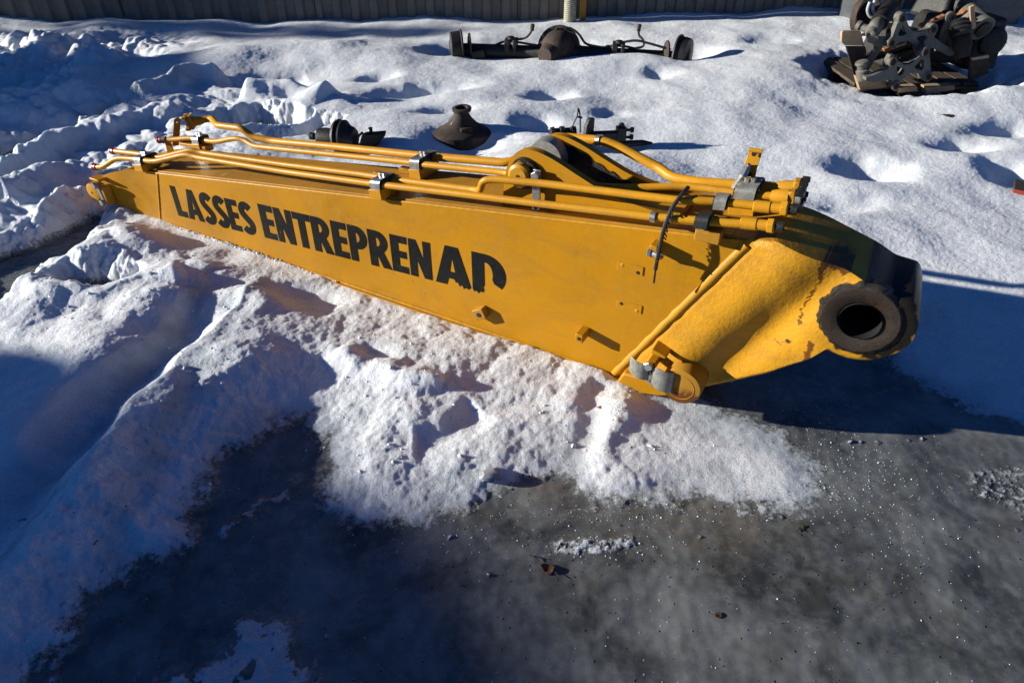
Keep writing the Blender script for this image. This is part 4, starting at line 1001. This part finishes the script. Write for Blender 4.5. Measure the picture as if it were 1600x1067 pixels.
# ---- hub with a brake disc, and a small part next to it
c = G(533, 226)
hb = thing('wheel_hub', 'black wheel hub with upright brake disc half sunk in snow behind the arm', 'wheel hub', (c.x, c.y, c.z), R(-14))
mb = MB(); mb.lathe((.0, 0, .045), (1, 0, .05), [(-.02, .03), (-.015, .098), (.0, .104), (.006, .100), (.010, .085), (.022, .084), (.026, .100), (.036, .100), (.055, .075), (.09, .06), (.10, .05), (.10, 0)], 32); mb.build('brake_disc', 'black_iron', hb, 35)
mb = MB(); mb.lathe((-.145, 0, .03), (1, 0, .03), [(0, .03), (.01, .055), (.05, .06), (.12, .055)], 24); mb.build('hub_drum', 'black_iron', hb, 40)
mb = MB(); mb.lathe((-.20, .0, .035), (1, 0, 0), [(0, .015), (.005, .022), (.03, .022), (.035, .014), (.07, .014)], 14); mb.build('hub_nut', 'black_iron', hb, 40)
mb = MB(); mb.tube([(.10, .0, .02), (.12, 0, .06), (.15, 0, .085)], .007, 8, .02); mb.build('brake_hose', 'rubber', hb, 40)
c = G(582, 222)
sp_ = thing('iron_knuckle', 'small black iron part with a short pin, right of the hub in snow', 'machine part', (c.x, c.y, c.z), R(5))
mb = MB(); mb.plate(smooth_line([(-.075, -.02), (-.07, .03), (-.05, .055), (.04, .052), (.10, .062), (.09, .045), (.05, .02), (.04, -.02), (-.075, -.02)], 28, 1)[:-1], [], (0, .03, 0), (1, 0, 0), (0, 0, 1), .06); mb.build('knuckle_body', 'black_iron', sp_, 40, .006)
mb = MB(); mb.lathe((0, 0, .045), (-.05, 0, 1), [(0, .011), (.035, .010), (.037, .014), (.042, .012)], 10); mb.build('pin', 'black_iron', sp_, 40)

# ---- coupling and cast bracket behind the ears
c = G(878, 220)
cp = thing('iron_coupling', 'dark ribbed iron coupling with a looped wire, in snow behind the arm ears', 'machine part', (c.x, c.y, c.z - .01), R(8))
mb = MB(); mb.lathe((-.07, 0, .05), (1, 0, 0), [(0, .02), (0, .042), (.02, .045), (.025, .036), (.05, .036), (.055, .045), (.08, .045), (.085, .036), (.12, .036), (.125, .044), (.15, .042), (.15, 0)], 24); mb.build('coupling_body', 'black_iron', cp, 35)
mb = MB(); mb.tube([(.035, -.02, .06), (.06, -.02, .11), (.085, -.02, .17), (.083, -.02, .215), (.098, -.02, .17), (.105, -.02, .06)], .0045, 8, .03); mb.build('wire_loop', 'rubber', cp, 40)
mb = MB(); mb.tube([(.078, -.028, .158), (.110, -.022, .150)], .006, 8, 0); mb.build('wire_tie', 'rubber', cp, 40)
c = G(925, 224)
cb = thing('cast_bracket', 'dark bracket with one upright plate and bolts, casting a long shadow on snow', 'bracket', (c.x, c.y, c.z - .01), R(6))
mb = MB(); mb.plate([(-.03, -.03), (.05, -.03), (.052, .155), (.012, .160), (-.018, .125), (-.028, .05)], [], (-.045, .0, 0), (.75, .65, 0), (0, 0, 1), .026); mb.build('upright_plate', 'black_iron', cb, 40, .004)
mb = MB(); mb.box((.07, 0, .045), (.20, .05, .062)); mb.build('bracket_arm', 'black_iron', cb, 40, .005)
mb = MB(); mb.box((.17, .0, .05), (.055, .06, .105)); mb.lathe((.17, 0, .10), (0, 0, 1), [(0, .018), (.02, .017), (.025, .01)], 12); mb.build('bracket_head', 'black_iron', cb, 40, .004)
for z_ in (.042, .085):
    mb = MB(); mb.lathe((.19, -.01, z_), (1, 0, 0), [(0, .009), (.035, .009), (.035, .017), (.052, .017), (.054, .01)], 8); mb.build('bolt', 'black_iron', cb, 40)
mb = MB(); mb.tube([(.15, -.02, .004), (.30, -.03, .012), (.36, -.03, .008)], 0, 10, 0, True, [.022, .018, .006]); mb.build('bracket_rod', 'black_iron', cb, 40)

# ---------------------------------------------------------------- pallet with scrap
q0, q1 = PY(1338, 140, 5.05), PY(1540, 136, 5.05)
PX, PYY, PZ = (q0.x + q1.x) / 2, 5.12, q0.z - .10
PWD, PDP = q1.x - q0.x, .82
pal = thing('wooden_pallet', 'old wooden pallet in a hollow in the snow, carrying grey castings', 'pallet', (PX, PYY, PZ))
rg = random.Random(3)
def plank(c_, size, rot=None, mat='dark_wood', nm='board'):
    mb = MB(); mb.box(c_, size, rot); return mb.build(nm, mat, pal, 30, .003)
nb = 7
for i in range(nb):
    x_ = -PWD / 2 + (i + .5) * PWD / nb
    plank((x_, PDP / 2, .115 + rg.uniform(-.002, .002)), (PWD / nb - .018, PDP, .022), Matrix.Rotation(R(rg.uniform(-.6, .6)), 3, 'Z'))
for y_ in (.04, PDP / 2, PDP - .04): plank((0, y_, .092), (PWD, .09, .022))
for i in (-1, 0, 1):
    for y_ in (.05, PDP / 2, PDP - .05): plank((i * (PWD / 2 - .06), y_, .042), (.11, .09, .078), nm='block')
for i in (-1, 0, 1): plank((i * (PWD / 2 - .06), PDP / 2, -.008), (.11, PDP, .020))
def Z8(zx, zy): return (1290 + zx / 5.16, zy / 5.16)
# broken collar and edge boards round it, each at its own depth
def board(pts, Y, th, mat, nm='collar_board', yaw=0):
    P_ = [PY(*Z8(*q), Y) - Vector((PX, PYY, PZ)) for q in pts]; mb = MB()
    mb.plate([(q.x, q.z) for q in P_], [], (0, Y - PYY + th, 0), (1, 0, 0), (0, 0, 1), th); x0 = P_[0].x
    mb.v = [(a_, b_ + (a_ - x0) * math.tan(R(yaw)), c_) for a_, b_, c_ in mb.v]; return mb.build(nm, mat, pal, 30, .003)
board([(132,262),(145,254),(300,262),(338,384),(165,372),(130,342)], 5.06, .03, 'wood', yaw=14)
board([(165,376),(338,388),(352,430),(300,560),(262,640),(240,610)], 5.09, .022, 'rust', yaw=14)
board([(246,620),(300,622),(505,682),(522,722),(315,738),(285,736)], 4.97, .05, 'wood', 'corner_board', 10)
board([(583,712),(750,705),(757,745),(585,752)], 4.97, .08, 'wood', 'front_board', 8)
board([(810,706),(1060,700),(1064,738),(812,762)], 4.97, .08, 'wood', 'front_board', 8)
board([(1172,488),(1330,458),(1332,600),(1160,668)], 5.06, .025, 'rust', yaw=8)
board([(1180,470),(1330,450),(1333,474),(1182,490)], 5.055, .03, 'wood', 'collar_edge', 8)

def casting(name, label, Y, outl, holes, bosses, mat='cast', th=.05, lean=12, yaw=16):
    """open cast bracket standing at its own distance, turned a little to the left and leaning back"""
    W3 = lambda q: PY(*Z8(*q), Y)
    o = W3(outl[0]); t = thing(name, label, 'bracket', (o.x, Y, o.z), 0)
    f = lambda q: (lambda p: (p.x - o.x, p.z - o.z))(W3(q))
    def put(v): return (v[0], v[1] + v[0] * math.tan(R(yaw)) + v[2] * math.tan(R(lean)), v[2])
    mb = MB(); mb.plate([f(q) for q in outl], [[f(q) for q in h] for h in holes], (0, th / 2, 0), (1, 0, 0), (0, 0, 1), th)
    mb.v = [put(v) for v in mb.v]; mb.build('web', mat, t, 30, .007, 3)
    for q, rr in bosses:
        a, c_ = f(q); mb = MB(); mb.lathe((a, th * .6, c_), (0, -1, 0), [(0, rr), (th * 1.2, rr), (th * 1.3, rr - .006), (th * 1.3, .0185), (th * .9, .017), (th * .9, 0)], 20)
        mb.v = [put(v) for v in mb.v]; bs = mb.build('boss', mat, t, 35)
        mb = MB(); mb.lathe((a, -th * .70, c_), (0, -1, 0), [(0, .018), (.002, .022), (.003, .0225), (.0, .0225)], 20, True); mb.v = [put(v) for v in mb.v]; mb.build('rusty_rim', 'rustring', bs, 35)
        mb = MB(); mb.lathe((a, -th * .66, c_), (0, -1, 0), [(0, .0165), (.002, .0165)], 16); mb.v = [put(v) for v in mb.v]; mb.build('hole', 'bore', bs, 35)
    return t
casting('iron_bracket', 'larger grey cast bracket with forked arms, topmost on the pallet pile', 5.12,
        [(575,130),(590,110),(620,108),(640,125),(648,165),(668,215),(700,252),(760,262),(830,245),(865,228),(880,213),(915,220),(928,250),(915,285),(895,312),(960,355),(1015,392),(1062,398),(1088,430),(1070,465),(1030,472),(1000,455),(880,397),(840,402),(785,440),(750,465),(735,440),(702,355),(660,325),(600,330),(540,332),(520,357),(490,367),(468,345),(470,315),(500,298),(530,240),(560,180)],
        [[(600,205),(614,210),(640,268),(588,286),(562,272)], [(735,300),(815,288),(828,310),(797,338),(790,365),(762,352),(740,322)]],
        [((605,145), .036), ((495,330), .034), ((890,248), .036)], th=.055)
casting('iron_bracket', 'smaller grey cast bracket with four holes, at the front edge of the pallet', 4.98,
        [(498,460),(515,440),(555,445),(568,482),(640,525),(690,520),(772,472),(785,430),(830,405),(865,400),(876,430),(882,640),(865,666),(830,667),(790,650),(780,615),(735,592),(690,592),(640,622),(582,665),(574,700),(545,710),(513,692),(516,640),(503,632),(340,640),(275,622),(280,595),(330,588),(480,548),(500,520)],
        [[(565,535),(605,545),(635,566),(602,604),(576,604),(562,570)], [(730,545),(800,490),(822,502),(815,560),(790,580),(747,566)]],
        [((528,490), .034), ((835,435), .034), ((848,630), .034), ((545,678), .034)], th=.06)
def rod(name, label, cat, a, b, Ya, Yb, radii, mat, extra=None, group=None):
    A = PY(*Z8(*a), Ya); B_ = PY(*Z8(*b), Yb); t = thing(name, label, cat, A, 0, group); d = B_ - A; L_ = d.length
    mb = MB(); mb.lathe((0, 0, 0), d, [(s_ * L_, r_) for s_, r_ in radii], 24); mb.build(extra or 'casing', mat, t, 40)
    return t, d
t, d = rod('shock_absorber', 'black shock absorber tube leaning left of the larger bracket', 'shock absorber', (555, 10), (425, 190), 5.55, 5.25, [(0, .04), (.3, .06), (1, .06), (1.0, .05)], 'black_iron')
mb = MB(); mb.lathe(d, d, [(0, .045), (.02, .05), (.09, .05), (.10, .035), (.16, .04), (.18, .03)], 20); mb.build('eye_end', 'cast', t, 40)
t, d = rod('air_canister', 'grey round air canister on the right of the pallet pile', 'canister', (1130, 95), (1265, 235), 5.45, 5.25, [(0, .0), (.0, .05), (.06, .075), (.9, .08), (.95, .085), (1, .085), (1.0, .05)], 'cast')
mb = MB(); mb.lathe(d, d, [(0, .05), (.02, .055), (.03, .03)], 20); mb.build('canister_cap', 'black_iron', t, 40)
t, d = rod('air_spring', 'black ribbed rubber air spring with grey foot, right of the brackets', 'air spring', (1075, 165), (1095, 300), 5.25, 5.18, [(0, .045), (.1, .06), (.2, .05), (.32, .068), (.45, .052), (.58, .072), (.7, .055), (.85, .07), (1, .06)], 'rubber', 'bellows')
mb = MB(); mb.lathe(d, d, [(0, .05), (.02, .058), (.07, .060), (.10, .045), (.14, .04)], 20); mb.build('foot', 'rust', t, 40)
mb = MB(); mb.box(Vector((.05, -.06, .03)), (.03, .02, .16), Matrix.Rotation(R(-25), 3, 'Y')); mb.build('strap', 'wood', t, 40, .002)
t, d = rod('ball_joint_rod', 'grey ball joint rod standing at the front left of the pallet', 'rod', (290, 490), (300, 640), 4.98, 4.98, [(0, .02), (.05, .04), (.15, .044), (.2, .034), (.45, .030), (.5, .042), (1, .040)], 'cast')
t, d = rod('linkage_arm', 'grey linkage arm bent over the pallet edge beside the shock absorber', 'linkage', (405, 200), (380, 320), 5.2, 5.08, [(0, .03), (.1, .045), (.5, .04), (.6, .03), (1, .035)], 'cast')
mb = MB(); mb.box(Vector((-.0, -.08, -.20)), (.05, .035, .26), Matrix.Rotation(R(18), 3, 'Y')); mb.box(Vector((.06, -.09, -.09)), (.16, .03, .06)); mb.build('arm_web', 'cast', t, 40, .006)
t, d = rod('steering_arm', 'pale grey forged arm with notches at the upper left of the pile', 'linkage', (250, 200), (390, 260), 5.3, 5.22, [(0, .03), (.2, .035), (.3, .025), (.8, .03), (1, .04)], 'cast')
mb = MB(); mb.box(Vector((.12, -.02, -.05)), (.08, .04, .05), Matrix.Rotation(R(20), 3, 'Y')); mb.build('arm_lug', 'cast', t, 40, .008)
# rusty curved band at the left
A = PY(*Z8(275, 130), 5.5)
t = thing('curved_steel_band', 'rusty curved steel band at the far left of the pile', 'steel band', A)
mb = MB(); mb.lathe((.02, 0, 0), (.55, -1, .15), [(0, .135), (.05, .135), (.05, .128), (0, .128)], 30, True); mb.build('band_ring', 'rust', t, 40)
mb = MB(); mb.lathe((.03, 0, .0), (.55, -1, .15), [(-.03, .09), (.02, .1), (.03, .04)], 20); mb.build('band_core', 'black_iron', t, 40)
for i, (zx, zy) in enumerate(((380, 105), (420, 92))):
    A = PY(*Z8(zx, zy), 5.35); t = thing('plastic_loop', ('left' if i == 0 else 'right') + ' of two pale plastic hose loops at the top left of the pile', 'hose', A, 0, 'pale hose loops')
    mb = MB(); mb.tube([(-.04, 0, .07), (-.045, 0, .02), (-.02, 0, -.02), (.02, -.01, -.035), (.05, 0, -.03)], .0125, 10, .03); mb.build('loop_tube', 'chalk', t, 50); mb = MB(); mb.tube([(.05, 0, -.03), (.062, .002, -.028)], .016, 10, 0); mb.build('loop_end', 'rubber', t, 50)
for i, (zx, zy, rot_, ln, lb) in enumerate(((860, 170, 24, .17, 'orange rusty iron strip behind the larger bracket'), (555, 375, 22, .15, 'short orange rusty strip beneath the larger bracket'), (1050, 150, 48, .15, 'pale rusty strip beside the grey canister'))):
    A = PY(*Z8(zx, zy), 5.3 if i != 1 else 5.15); t = thing('rusty_strip', lb, 'iron strip', A, 0, 'rusty strips')
    mb = MB(); mb.box((0, 0, 0), (ln, .05, .022), Matrix.Rotation(R(-rot_), 3, 'Y')); mb.build('strip_bar', 'orange_rust', t, 30, .006)
    mb = MB(); hexn(mb, (0, -.02, .012), (0, -.3, 1), .012, .012); mb.build('bolt', 'rust', t, 30)
A = PY(*Z8(960, 260), 5.28); t = thing('grey_bar', 'upright grey flat bar with round eye behind the larger bracket', 'bar', A)
mb = MB(); mb.box((0, 0, -.02), (.055, .02, .22)); mb.build('bar_strip', 'cast', t, 30, .004)
mb = MB(); mb.lathe((0, .01, .10), (0, -1, 0), [(0, .036), (.03, .036), (.032, .018), (.02, .015)], 20); mb.build('bar_eye', 'cast', t, 40)
A = PY(*Z8(470, 440), 5.2); t = thing('dark_channel', 'dark steel channel lying slanted under both brackets', 'steel channel', A)
mb = MB(); mb.box((0, .02, 0), (.42, .12, .03), Matrix.Rotation(R(-16), 3, 'Y')); mb.box((0, -.03, .02), (.42, .02, .05), Matrix.Rotation(R(-16), 3, 'Y')); mb.build('channel_body', 'black_iron', t, 30, .004)
mb = MB(); mb.box((0, -.045, .045), (.40, .012, .010), Matrix.Rotation(R(-16), 3, 'Y')); mb.build('channel_lip', 'cast', t, 30, .002)
mb = MB(); mb.plate([(-.2, -.15), (.2, -.15), (.22, .05), (-.15, .12)], [], (.65, .2, -.05), (1, 0, 0), (0, 0, 1), .4)
A = PY(1450, 100, 5.55)
for i, (dx, dz, sx, sz, lb, rr) in enumerate(((-.30, .02, .30, .26, 'dark housing block under the shock absorber', 10), (.02, .05, .34, .34, 'dark gearbox block in the middle of the pallet', -12), (.34, .0, .26, .36, 'dark upright housing below the grey canister', 5), (.05, .33, .30, .16, 'black upper housing at the back of the pile', 20))):
    t = thing('gear_housing', lb, 'machine part', (A.x + dx, 5.62 if i < 3 else 5.7, PZ + .13 + sz / 2 + max(0, dz)), R(rr), 'dark housings in the pile')
    mb = MB(); mb.box((0, 0, 0), (sx, .34, sz), None, .82); mb.build('housing_shell', 'black_iron', t, 30, .03, 3)
    mb = MB(); mb.lathe((.02, -.15, .02), (0, -1, 0), [(0, .10), (.03, .10), (.04, .08), (.05, .05), (.05, 0)], 24); mb.build('housing_cover', 'black_iron', t, 40)
    for k in range(6):
        mb = MB(); hexn(mb, (.02 + .088 * math.cos(k * 1.047), -.18, .02 + .088 * math.sin(k * 1.047)), (0, -1, 0), .009, .01); mb.build('bolt', 'rust', t, 30)
A = PY(1404, 12, 5.5); t = thing('pale_tube', 'thin pale green tube standing up from the back of the pile', 'tube', A)
mb = MB(); mb.tube([(0, 0, -.15), (.01, 0, .05), (.02, 0, .2)], .014, 10, .02); mb.build('tube_body', mat_simple('olive_tube', (.16, .15, .07), .5), t, 40); mb = MB(); mb.tube([(.02, 0, .2), (.022, 0, .22)], .018, 10, 0); mb.build('tube_end', 'steel', t, 40)

# bundles in crumpled plastic behind the pallet
for i, (px, py, wd, lb) in enumerate(((1348, 12, .42, 'grey bundle in crumpled plastic behind the left of the pallet'), (1530, 10, .5, 'grey plastic wrapped bundle behind the right of the pallet'))):
    A = PY(px, py, 7.0); t = thing('wrapped_bundle', lb, 'bundle', (A.x, 6.88, A.z - .24), R(6 * (1 - 2 * i)), 'bundles wrapped in plastic')
    mb = MB(); nn = 16; Vv = []
    for k in range(nn + 1):
        for j in range(24):
            a = j / 24 * 2 * math.pi; ex = .25; cx_, cy_ = math.cos(a), math.sin(a)
            s1 = abs(cx_) ** ex * (1 if cx_ > 0 else -1); s2 = abs(cy_) ** ex * (1 if cy_ > 0 else -1)
            z = k / nn; shr = 1 - .12 * (z > .85) * (z - .85) / .15
            w_ = 1 + .09 * prn(a * 1.3 + i * 9, z * 3, 1.6, 7) + .06 * prn(a * 3, z * 5, 2.2, 8)
            Vv.append((s1 * wd / 2 * shr * w_, s2 * .18 * shr * w_, z * .75))
    Ff = [(k * 24 + j, k * 24 + (j + 1) % 24, (k + 1) * 24 + (j + 1) % 24, (k + 1) * 24 + j) for k in range(nn) for j in range(24)] + [tuple(nn * 24 + j for j in range(24))]
    mb.add(Vv, Ff); mb.build('plastic_wrap', 'plastic', t, 25)
    mb = MB(); mb.box((0, 0, .60), (wd * 1.02, .375, .02)); mb.build('strap', 'rubber', t, 30, .003)

# red board poking in at the right edge
A = G(1612, 296)
t = thing('red_board', 'red painted board end in a snow hollow at the right edge', 'board', (A.x, A.y, A.z - .0), R(-32))
mb = MB(); mb.box((.05, 0, 0), (.26, .16, .022)); mb.build('board_panel', 'rust', t, 30, .003)
mb = MB(); mb.box((.05, -.082, 0), (.262, .006, .024)); mb.build('painted_edge', mat_simple('dull_red', (.30, .035, .022), .6), t, 30, .001)

# ---------------------------------------------------------------- small things lying about
def leaf(px, py, s_, rz, label, mat='leaf', cat='leaf', name='dead_leaf', group=None, curl=.3):
    c = G(px, py); z = H(c.x, c.y); t = thing(name, label, cat, (c.x, c.y, z + s_ * .10), R(rz), group)
    mb = MB(); nr, na = 5, 18; Vv = [(0, 0, .0)]
    for i in range(1, nr + 1):
        for j in range(na):
            a = j / na * 2 * math.pi; rr = s_ * i / nr * (1 + .13 * math.sin(a * 3 + px) + .07 * math.sin(a * 7)) * (1 if i < nr else (.95 + .1 * (j % 2)))
            Vv.append((rr * math.cos(a), rr * .85 * math.sin(a), curl * s_ * (i / nr) ** 2 * (.4 + .5 * math.sin(a * 2 + 1))))
    Ff = [(0, 1 + j, 1 + (j + 1) % na) for j in range(na)]
    for i in range(nr - 1): Ff += [(1 + i * na + j, 1 + (i + 1) * na + j, 1 + (i + 1) * na + (j + 1) % na, 1 + i * na + (j + 1) % na) for j in range(na)]
    mb.add(Vv, Ff); o = mb.build('blade', mat, t, 60); so = o.modifiers.new('thick', 'SOLIDIFY'); so.thickness = .0006
    mb = MB(); mb.tube([(-s_ * .1, 0, .001), (-s_ * 1.2, s_ * .1, s_ * .1), (-s_ * 1.9, s_ * .5, s_ * .25)], .0008, 6, s_ * .3); mb.build('stalk', mat, t, 50)
leaf(856, 888, .020, 150, 'round dark brown leaf on bare ice below the frost patch')
leaf(937, 647, .008, 20, 'tiny orange leaf scrap on crusty snow below the arm', mat_simple('orange_leaf', (.30, .12, .03), .6), curl=.1)
leaf(1251, 826, .012, 40, 'small olive leaf on wet ice right of the snow edge', mat_simple('olive_leaf', (.07, .06, .02), .6))
leaf(1484, 176, .035, 5, 'dark flat leaf on smooth snow right of the pallet hollow', curl=.05)
leaf(1123, 960, .010, 5, 'very small brown leaf on the ice near the camera', curl=.2)
def twig(px, py, L_, rz, label):
    c = G(px, py); t = thing('twig', label, 'twig', (c.x, c.y, H(c.x, c.y) + .003), R(rz)); mb = MB()
    mb.tube([(-L_ / 2, 0, 0), (-L_ * .1, L_ * .05, .003), (L_ / 2, 0, 0)], 0, 6, 0, True, [.0012, .0016, .0008]); mb.build('stick_stem', 'black_iron', t, 60)
    mb = MB(); mb.tube([(0, L_ * .04, .002), (L_ * .25, L_ * .2, .004)], .0008, 5, 0); mb.build('side_shoot', 'black_iron', t, 60)
twig(835, 872, .035, -35, 'thin dark twig on ice left of the round leaf'); twig(46, 828, .030, 10, 'short black twig on the snowy rut bank at the left')
twig(163, 868, .016, 60, 'tiny black twig on the blue snow ridge lower left')
# lump of clear ice at the snow edge
c = G(763, 748); t = thing('ice_lump', 'greyish angular lump of ice at the lower snow edge', 'ice lump', (c.x, c.y, H(c.x, c.y) + .006), R(20))
mb = MB(); rg = random.Random(4); bm = bmesh.new(); bmesh.ops.create_icosphere(bm, subdivisions=2, radius=.026)
for v in bm.verts: v.co *= rg.uniform(.78, 1.12); v.co.z *= .6; v.co.x *= 1.25
mb.add([v.co.copy() for v in bm.verts], [[v.index for v in f.verts] for f in bm.faces]); bm.free()
mi = mat_simple('grey_ice', (.42, .44, .44), .18, 0, .3, 60, .5); mb.build('ice_body', mi, t, 20)
mb = MB(); mb.lathe((.03, .012, -.004), (.2, .1, 1), [(-.006, .010), (.004, .012), (.010, .005)], 7); mb.build('ice_chip', mi, t, 20)

# crumbs of ice and snow, too many to count
def scatter(name, mat, regions, seed, smin, smax, elong=1.):
    rg = random.Random(seed); pts = []
    for (px, py, sx, sy, n) in regions:
        for _ in range(n):
            qx, qy = rg.gauss(px, sx), rg.gauss(py, sy); g = G(qx, qy); pts.append((g.x, g.y, rg.uniform(smin, smax) * (1 if rg.random() < .8 else 1.8)))
    X_ = np.array([q[0] for q in pts]); Y_ = np.array([q[1] for q in pts]); Z_ = terrain(X_, Y_)[0]
    ico = [(0, 0, 1), (.9, 0, .1), (.25, .85, .15), (-.75, .5, .05), (-.7, -.55, .12), (.3, -.85, .05), (0, 0, -.6)]
    fc = [(0, 1, 2), (0, 2, 3), (0, 3, 4), (0, 4, 5), (0, 5, 1), (6, 2, 1), (6, 3, 2), (6, 4, 3), (6, 5, 4), (6, 1, 5)]
    mb = MB()
    for (x_, y_, s_), z_ in zip(pts, Z_):
        a = rg.uniform(0, 6.28); ca, sa = math.cos(a), math.sin(a); kx, ky, kz = rg.uniform(.6, 1.3) * elong, rg.uniform(.6, 1.2), rg.uniform(.5, 1.)
        mb.add([(x_ + s_ * (vx * kx * ca - vy * ky * sa), y_ + s_ * (vx * kx * sa + vy * ky * ca), z_ + s_ * (vz * kz - .05)) for vx, vy, vz in ico], fc)
    o = mb.build(name, mat, None, 0); o['kind'] = 'stuff'; return o
scatter('ice_crumbs', 'snow', [(1350, 745, 45, 35, 260), (1280, 690, 40, 60, 200), (1420, 840, 30, 50, 80), (1300, 640, 60, 30, 120), (1500, 760, 90, 60, 60), (1100, 900, 200, 80, 30), (760, 840, 150, 12, 120), (1000, 800, 160, 12, 300), (500, 800, 60, 40, 60), (920, 855, 50, 10, 120), (1250, 1000, 250, 60, 60)], 31, .0006, .0019)
scatter('snow_clods', 'snow', [(210, 500, 60, 30, 26), (120, 520, 40, 30, 18), (330, 470, 50, 30, 40), (300, 600, 40, 60, 60), (230, 700, 60, 60, 50), (650, 560, 120, 60, 40), (900, 660, 120, 50, 40), (120, 250, 90, 40, 50), (600, 700, 100, 50, 20), (60, 90, 60, 25, 40)], 32, .002, .0075)
scatter('grit', 'rust', [(350, 440, 30, 20, 40), (300, 600, 150, 120, 60), (150, 800, 100, 120, 40), (1200, 880, 160, 80, 160), (930, 700, 60, 30, 30), (700, 870, 200, 60, 90), (1400, 860, 80, 60, 60), (1100, 180, 250, 80, 40)], 33, .0008, .0024)

# ---------------------------------------------------------------- beyond the left edge: unseen things added to throw the long shadows
def shadow_x(x_end, z): return z / math.tan(SUN_EL)
TX = -13.9
truck_caster = thing('truck_shadow_caster', 'unseen white box truck added beyond the left edge to shade the foreground', 'truck', (TX, 1.0, 0), 0)
tp = [(-5.4, .55), (1.84, .45), (1.90, 1.2), (1.89, 2.3), (1.86, 2.56), (1.79, 2.70), (1.71, 2.78), (1.35, 2.87), (1.19, 2.94), (.76, 3.0), (-.5, 3.06), (-5.4, 3.06)]  # unseen truck's outline, shaped to give the foreground shadow its edge
mb = MB(); mb.plate(tp, [], (-.9, 0, 0), (0, 1, 0), (0, 0, 1), 1.8)
truck_caster_body = mb.build('body', mat_simple('truck_paint', (.6, .6, .58), .3, 0, .1, 5, .1), truck_caster, 30, .03, 3)
x0v, x1v = -.9, .9
for y_ in (-4.0, 1.0):
    for s_, x_ in ((-1, x0v), (1, x1v)):
        mb = MB(); mb.lathe((x_ - s_ * .12, y_, .45), (s_, 0, 0), [(-.10, .28), (-.10, .43), (.0, .45), (.10, .45), (.13, .43), (.13, .28)], 28); wh_ = mb.build('wheel', 'rubber', truck_caster, 40)
        mb = MB(); mb.lathe((x_ - s_ * .12, y_, .45), (s_, 0, 0), [(.10, .28), (.12, .27), (.11, .10), (.14, .08), (.14, 0)], 20); mb.build('rim', 'steel', wh_, 40)
for s_, x_ in ((-1, x0v), (1, x1v)):
    mb = MB(); mb.box((x_ + .004 * s_, 1.15, 1.95), (.02, .9, .65)); mb.build('side_window', 'bore', truck_caster, 0)
mb = MB(); mb.box((0, 1.895, 1.95), (1.5, .03, .7)); mb.build('windscreen', 'bore', truck_caster, 0)
for x_ in (-.65, .65):
    mb = MB(); mb.lathe((x_, 1.86, .85), (0, 1, 0), [(0, .11), (.05, .10), (.055, 0)], 16); mb.build('headlight', 'zinc', truck_caster, 40)
shed = thing('shed_shadow_caster', 'unseen grey shed added far beyond the left edge to shade the upper left', 'shed', (-18, 6.35, 0))  # unseen, added for the shadow band over the upper left tracks
mb = MB(); mb.box((0, 0, 1.4), (4, 1.5, 3.4)); mb.build('walls', 'wall', shed, 0, .01)
mb = MB(); mb.plate([(-2.3, 3.10), (0, 3.5), (2.3, 3.10), (2.3, 3.20), (0, 3.6), (-2.3, 3.20)], [], (0, .8, 0), (1, 0, 0), (0, 0, 1), 1.6); mb.build('roof', 'steel', shed, 0, .005)
mb = MB(); mb.box((2.01, -.2, 1.1), (.06, 1.0, 2.2)); dr = mb.build('door', 'rust', shed, 0, .005); mb = MB(); mb.box((2.06, -.6, 1.1), (.04, .14, .03)); mb.build('handle', 'steel', dr, 0, .003)

# unseen loose spruces added to thin the low sun over the far bank
rg = random.Random(12)
for k, (x_, y_, h_, lb) in enumerate(((-23, 9.7, 5.2, 'taller unseen spruce added beyond the left edge to thin the sun'), (-19.5, 8.3, 4.6, 'shorter unseen spruce added beyond the left edge to thin the sun'))):
    t = thing('spruce_shadow_caster', lb, 'tree', (x_, y_, 0), 0, 'unseen spruces added beyond the left edge')
    mb = MB(); mb.tube([(0, 0, -.1), (0, 0, h_)], 0, 8, 0, True, [.10, .02]); mb.build('trunk', 'rust', t, 50)
    mb = MB()
    for i in range(420):
        z = .3 + (h_ - .4) * rg.random(); rr = (1 - z / h_) * 1.5 + .15; a = rg.uniform(0, 6.28); q = rr * rg.random() ** .6
        mb.box((q * math.cos(a), q * math.sin(a), z - q * .2), (.20, .05, .05), Matrix.Rotation(a, 3, 'Z') @ Matrix.Rotation(R(25), 3, 'Y'))
    o = mb.build('crown', mat_simple('spruce_needles', (.03, .06, .025), .6), t, 0)
